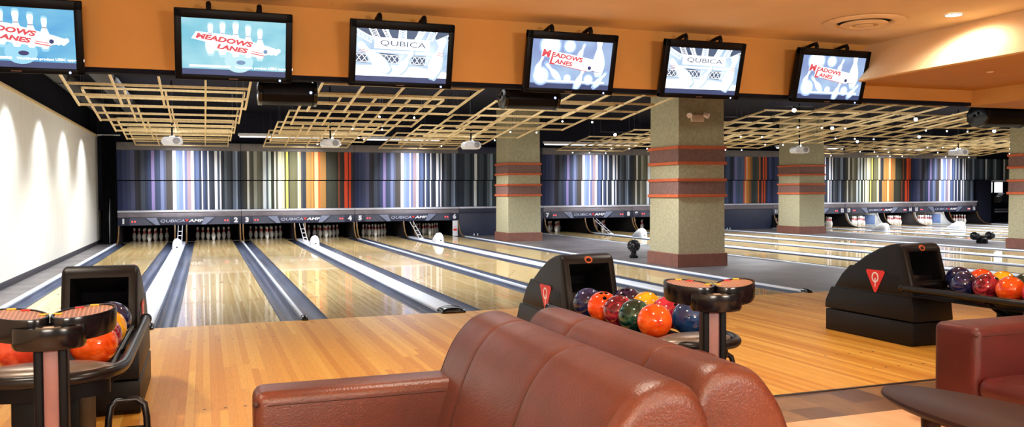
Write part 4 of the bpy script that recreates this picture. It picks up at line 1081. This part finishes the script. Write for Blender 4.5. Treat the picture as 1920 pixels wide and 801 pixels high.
def make_console():
    t = thing('scoring_console', '', 'scoring console', (0, 0, 0), 0, 'black scoring consoles with twin oval keypads')
    A = math.radians(50)
    def oval(s, k, z, ext=0):
        c = Vector((s*.140, .0)); ux = Vector((s*math.sin(A), math.cos(A))); uy = Vector((-ux.y, ux.x)); a_, b_ = .160*k+ext, .094*k+ext
        return [Vector((*(c+ux*a_*math.cos(q)+uy*b_*math.sin(q)), z+.11*(c+ux*a_*math.cos(q)+uy*b_*math.sin(q)).y)) for q in [2*PI*i/40 for i in range(40)]]
    for s in (-1, 1):
        h = MB().loft([oval(s, .93, .82), oval(s, 1, .835), oval(s, 1.02, .905), oval(s, 1, .915), oval(s, .93, .915), oval(s, .92, .910), oval(s, .91, .908)]).build('keypad_housing', M['black_gloss'], t, angle=50)
        kp = MB().loft([oval(s, .905, .9085), oval(s, .895, .9105)]).build('keypad', M['keypad'], h, smooth=False)
        for i, (a, b, m) in enumerate(((-.1, -.055, 'key_yellow'), (.03, -.075, 'red_paint'), (.10, -.06, 'key_yellow'))):
            c = Vector((s*.140, .0)); ux = Vector((s*math.sin(A), math.cos(A))); uy = Vector((ux.y, -ux.x)) if s > 0 else Vector((-ux.y, ux.x))
            p = c+ux*a-uy*b*-1.0
            MB().box((p.x-.02, p.y-.008, .9105+.11*p.y), (p.x+.02, p.y+.008, .916+.11*p.y), .002).build('key', M[m], kp)
    def ledge(k, z): return [Vector((.155*k*math.cos(q), -.09+.105*k*math.sin(q), z)) for q in [2*PI*i/36 for i in range(36)]]
    l = MB().loft([ledge(.93, .785), ledge(1, .80), ledge(1, .862), ledge(.97, .872), ledge(.9, .872), ledge(.87, .866)]).build('front_ledge', M['black_gloss'], t, angle=50)
    MB().tube([(.05*math.cos(q), -.135+.032*math.sin(q), .868) for q in [2*PI*i/24 for i in range(24)]], .005, 6, closed=True).build('cup_ring', M['grey_metal'], l)
    MB().lathe([(0, .871), (.024, .870), (.03, .866)], (0, -.135, 0), 20).build('emblem', M['tan_fixture'], l)
    for s in (-1, 1):
        MB().box((s*.051-.02, -.075, .02), (s*.051+.02, .035, .80), .012, 3).build('post_side', M['black_plastic'], t)
    MB().box((-.034, -.058, .02), (.034, .02, .79), .004).build('post_panel', M['mauve'], t)
    MB().lathe([(0, 0), (.16, 0), (.17, .01), (.16, .025), (.06, .03), (0, .03)], (0, -.02, 0), 28).build('floor_flange', M['black_gloss'], t)
    return t
con0 = make_console(); con0.scale = (.86, .86, 1.01); con0.location = (-.30, -5.72, 0); con0.rotation_euler = (0, 0, .05)
con0['label'] = 'black scoring console with twin oval keypads at left, in front of the left rack'
dup(con0, (2.765, -5.80, 0), 'black scoring console with twin oval keypads standing behind the sofas', -.32)

# ------------------------------------------------------------------ sofas
def smooth_closed(pts, n=4):
    """Catmull-Rom through a closed outline"""
    out = []; L = len(pts)
    for i in range(L):
        p0, p1, p2, p3 = (Vector(pts[(i+j-1) % L]) for j in range(4))
        for k in range(n):
            t = k/n
            out.append(.5*((2*p1)+(-p0+p2)*t+(2*p0-5*p1+4*p2-p3)*t*t+(-p0+3*p1-3*p2+p3)*t**3))
    return out
BACKP = [(.0, .14), (-.01, .22), (.003, .36), (.037, .48), (.082, .617), (.135, .735), (.195, .812), (.25, .85), (.325, .866), (.395, .85), (.445, .79), (.468, .68), (.468, .40), (.468, .14), (.25, .13)]
def back_roll(y0, y1, seams, flip, x0):
    prof = smooth_closed([Vector(p) for p in BACKP], 3)
    cx, cz = .26, .45
    ys = [y0, y0+.006, y0+.02, y0+.045, y0+.09]
    y = y0+.14
    while y < y1-.14: ys.append(y); y += .05
    ys += [y1-.09, y1-.045, y1-.02, y1-.006, y1]
    for s_ in seams: ys += [s_-.016, s_-.007, s_, s_+.007, s_+.016]
    ys = sorted(set(round(q, 4) for q in ys))
    secs_ = []
    for y in ys:
        e = min(y-y0, y1-y); k = 0
        R = .06
        if e < R: k = R-math.sqrt(max(0, R*R-(R-e)**2))
        for s_ in seams:
            dd = abs(y-s_)
            if dd < .016: k = max(k, .0035*(1-dd/.016)); 
        puff = 0
        sec = []
        for p in prof:
            d_ = Vector((p.x-cx, p.y-cz)); L = d_.length or 1
            q = p - d_/L*k
            xx = x0+q.x if not flip else x0-q.x
            xx = min(xx, x0+.468) if not flip else max(xx, x0-.468)
            sec.append(Vector((xx, y, max(q.y, .13))))
        secs_.append(sec)
    return MB().loft(secs_)
def seam_line(y, flip, x0, r=.0025, inset=.006):
    prof = smooth_closed([Vector(p) for p in BACKP], 3)
    pts = [p for p in prof if p.y > .16 and p.x < .44]
    return MB().tube([(x0+p.x if not flip else x0-p.x, y, p.y-inset) for p in pts], r, 5)
def pillow(lo, hi, r, puff=.03, nx=10, ny=10):
    """seat cushion: rounded box with a crowned top"""
    b = bmesh.new(); tmp = MB().box(lo, hi, r, 4); me = bpy.data.meshes.new('t'); tmp.bm.to_mesh(me); tmp.bm.free(); b.from_mesh(me); bpy.data.meshes.remove(me)
    bmesh.ops.subdivide_edges(b, edges=[e for e in b.edges if e.calc_length() > .15], cuts=6, use_grid_fill=True)
    lo, hi = Vector(lo), Vector(hi); c = (lo+hi)/2
    for v in b.verts:
        if v.co.z > c.z:
            u = (v.co.x-c.x)/((hi.x-lo.x)/2); w = (v.co.y-c.y)/((hi.y-lo.y)/2)
            v.co.z += puff*max(0, (1-u*u))*max(0, (1-w*w))
    mb = MB(); mb.bm.free(); mb.bm = b; return mb
def arm_shape(x0, x1, y0, y1, top, r=.05):
    b = MB().box((x0, y0, .10), (x1, y1, top), r, 5)
    return b
def sofa(label, cat_x, flip, y0, y1, seams, mat, arm_len, name='sofa', seat_top=.36, arm_top=.612, arm_w=.22, ncush=2, seat_out=.02):
    """cat_x: x of the foot of the backrest's front; flip False: faces -x, True: faces +x"""
    t = thing(name, label, 'sofa')
    sg = 1 if not flip else -1
    t.location = (cat_x, (y0+y1)/2, 0); off = t.location
    k = lambda x: cat_x + sg*x
    def bx(a, b): return (min(k(a), k(b)), max(k(a), k(b)))
    br = back_roll(y0, y1, seams, flip, cat_x).build('backrest', mat, t, off, angle=70)
    for s_ in seams: seam_line(s_, flip, cat_x).build('seam', M['stitch'], br, off, angle=80)
    for e, yy in ((1, y0+.055), (-1, y1-.055)):
        seam_line(yy, flip, cat_x, .002, .004).build('end_seam', M['stitch'], br, off, angle=80)
    xa, xb = bx(-arm_len, .20)
    for ya, yb in ((y1-arm_w, y1),):
        a = arm_shape(xa, xb, ya+.002, yb-.002, arm_top, .045).build('armrest', mat, t, off, angle=60)
        xs = k(-arm_len); inn = ya+.002 if ya > (y0+y1)/2-.5 and yb == y1 else yb-.002
        ln = MB().tube([(xa+.05, inn, arm_top-.05), (xb-.05, inn, arm_top-.05)], .003, 5)
        ln.build('arm_seam', M['stitch'], a, off)
        MB().sphere((xs+sg*.006, inn+(.006 if inn == ya+.002 else -.006), arm_top-.045), .012, 10, 8).build('corner_pleat', M['stitch'], a, off)
    cy0, cy1 = y0+.02, y1-arm_w-.004
    for i in range(ncush):
        a, b = cy0+(cy1-cy0)*i/ncush, cy0+(cy1-cy0)*(i+1)/ncush
        xs0, xs1 = bx(-arm_len-seat_out, .05)
        pillow((xs0, a+.004, .20), (xs1, b-.004, seat_top), .06, .02).build('seat_cushion', mat, t, off, angle=70)
    xs0, xs1 = bx(-arm_len+.03, .44)
    MB().box((xs0, y0+.03, .06), (xs1, y1-.03, .20), .015).build('base', mat, t, off)
    for xx in (-arm_len+.08, .40):
        for yy in (y0+.09, y1-.09):
            MB().lathe([(0, 0), (.02, 0), (.028, .07), (0, .07)], (k(xx), yy, 0), 12).build('leg', M['black_plastic'], t, off)
    return t
sofa('russet leather sofa in the foreground facing left with its arm towards the left rack', 1.185, False, -7.53, -5.905, (-6.28, -6.9), M['sofa'], .72)
sofa('russet leather sofa standing back to back behind the foreground sofa', 1.668+.468, True, -7.38, -5.89, (-6.35, -7.02), M['sofa'], .50)
sofa('oxblood red leather armchair with low seat behind the dark coffee table', 5.05, False, -7.3, -5.64, (), M['sofa_red'], .63, 'armchair', .335, .612, .315, 1)

# ------------------------------------------------------------------ coffee table
ct = thing('coffee_table', 'dark brown oval coffee table at lower right before the oxblood armchair', 'table', (3.5, -7.02, 0))
def tsec(k, z):
    return [Vector((k*.272*math.copysign(abs(math.cos(q))**1.0, math.cos(q)), .77*k**.5*math.copysign(abs(math.sin(q))**1.0, math.sin(q)), z)) for q in [2*PI*i/56 for i in range(56)]]
MB().loft([tsec(.90, .385), tsec(.97, .395), tsec(1, .41), tsec(.985, .424), tsec(.96, .428)]).build('tabletop', M['table'], ct, angle=40)
for x, y in ((-.15, .36), (.15, .36), (-.15, -.4), (.15, -.4)):
    MB().lathe([(0, 0), (.03, 0), (.042, .39), (0, .39)], (x, y, 0), 16).build('leg', M['table'], ct)

# ------------------------------------------------------------------ lights
def spot(loc, target, power, size, blend=.6, col=(1, 1, 1), r=.05, nm='spot_lamp'):
    l = bpy.data.lights.new(nm, 'SPOT'); l.energy = power; l.spot_size = math.radians(size); l.spot_blend = blend; l.color = col; l.shadow_soft_size = r
    o = bpy.data.objects.new(nm, l); C.objects.link(o); o.location = loc
    o.rotation_euler = (Vector(target)-Vector(loc)).to_track_quat('-Z', 'Y').to_euler(); return o
def area(loc, target, power, sx, sy, col=(1, 1, 1), nm='area_lamp'):
    l = bpy.data.lights.new(nm, 'AREA'); l.shape = 'RECTANGLE'; l.size = sx; l.size_y = sy; l.energy = power; l.color = col
    o = bpy.data.objects.new(nm, l); C.objects.link(o); o.location = loc
    o.rotation_euler = (Vector(target)-Vector(loc)).to_track_quat('-Z', 'Y').to_euler(); return o
# wall washers on the cream wall
for y in (-3.0, -.2, 2.6, 5.4, 8.2, 11.0, 13.9):
    spot((-1.98, y, 3.22), (-2.10, y, 1.2), 225, 104, .9, (.88, .95, 1.0), .05, 'wall_washer')
# mural spots hanging in front of the striped panels
for k in range(8):
    spot((pair_c(k)+.1, 14.2, 2.72), (pair_c(k)+.1, YM, 1.75), 540, 50, 1.0, (.96, .97, 1.0) if k not in (1, 6) else (1, .98, .92), .08, 'mural_spot')
# cool light over the lanes: spots on the timber grids and added, unseen fill areas above them
for x, w in ((0, 3), (5, 3), (13, 3.5), (24, 6)):
    for y in (4.5, 10.5):
        area((x, y, 3.7), (x, y, 0), 70*(1.6 if x > 20 else 1), w, 3.5, (.92, .96, 1.0), 'lane_fill')
for k in range(8):
    for y in (3.6, 7.6, 10.3, 13.0):
        spot((pair_c(k)+.1, y, 2.68), (pair_c(k)+.1, y+.3, 0), 345, 150, .6, (.95, .97, 1.0), .12, 'grid_lamp')
# warm downlights over the approach and lounge
WARM = (1, .89, .73)
for x in (-1.2, 1.8, 4.8):
    for y in (-3.0, -6.2, -9.4):
        spot((x, y, 3.17), (x, y, 0), 150, 118, .7, WARM, .09, 'ceiling_downlight')
spot((7.53, -2.91, 3.185), (7.75, -2.91, 2.2), 74, 150, .6, (1, .92, .78), .07, 'ceiling_downlight')
for x, y in ((8.6, -4.5), (8.6, -7.5), (12, -3.5), (16, -3.5), (21, -3.5), (27, -3.5), (12, -7)):
    spot((x, y, 2.48 if x > 9 else 2.68), (x, y, 0), 150, 120, .7, WARM, .09, 'ceiling_downlight')
# added fill for the ceiling, unseen area lights behind the viewer
for x in (-.5, 4.5): area((x, -12.6, 2.2), (x, -11.6, 3.2), 290, 2.0, .5, (1, .9, .78), 'ceiling_fill')
# work lamps inside the lit bays
for n in (13, 14, 15):
    area((lane_x(n)+W/2, 17.12, .54), (lane_x(n)+W/2, 17.0, 0), 16, .9, .12, (.95, .98, 1), 'bay_lamp')

w = bpy.data.worlds.new('World'); bpy.context.scene.world = w; w.use_nodes = True
w.node_tree.nodes['Background'].inputs[0].default_value = (1, .86, .72, 1); w.node_tree.nodes['Background'].inputs[1].default_value = .2

# ------------------------------------------------------------------ camera
cam = bpy.data.cameras.new('Camera'); co = bpy.data.objects.new('Camera', cam); C.objects.link(co)
cam.sensor_width = 36; cam.lens = 1591.76/1920*36; cam.clip_end = 200; cam.clip_start = .05
yaw, pitch, roll = .347, .0249, .0056
co.location = (.2929, -9.589, 1.401)
right = Vector((math.cos(yaw), -math.sin(yaw), 0)); fwd = Vector((math.sin(yaw)*math.cos(pitch), math.cos(yaw)*math.cos(pitch), -math.sin(pitch)))
up = right.cross(fwd)
r2 = right*math.cos(roll) - up*math.sin(roll); u2 = right*math.sin(roll) + up*math.cos(roll)
co.matrix_world = Matrix(((r2.x, u2.x, -fwd.x, co.location.x), (r2.y, u2.y, -fwd.y, co.location.y), (r2.z, u2.z, -fwd.z, co.location.z), (0, 0, 0, 1)))
sc = bpy.context.scene; sc.camera = co
sc.view_settings.view_transform = 'Standard'; sc.view_settings.look = 'None'; sc.view_settings.gamma = 1; sc.view_settings.use_curve_mapping = False
sc.view_settings.exposure = .4
sc.cycles.max_bounces = 8; sc.cycles.diffuse_bounces = 4; sc.cycles.glossy_bounces = 4
sc.cycles.sample_clamp_indirect = 6
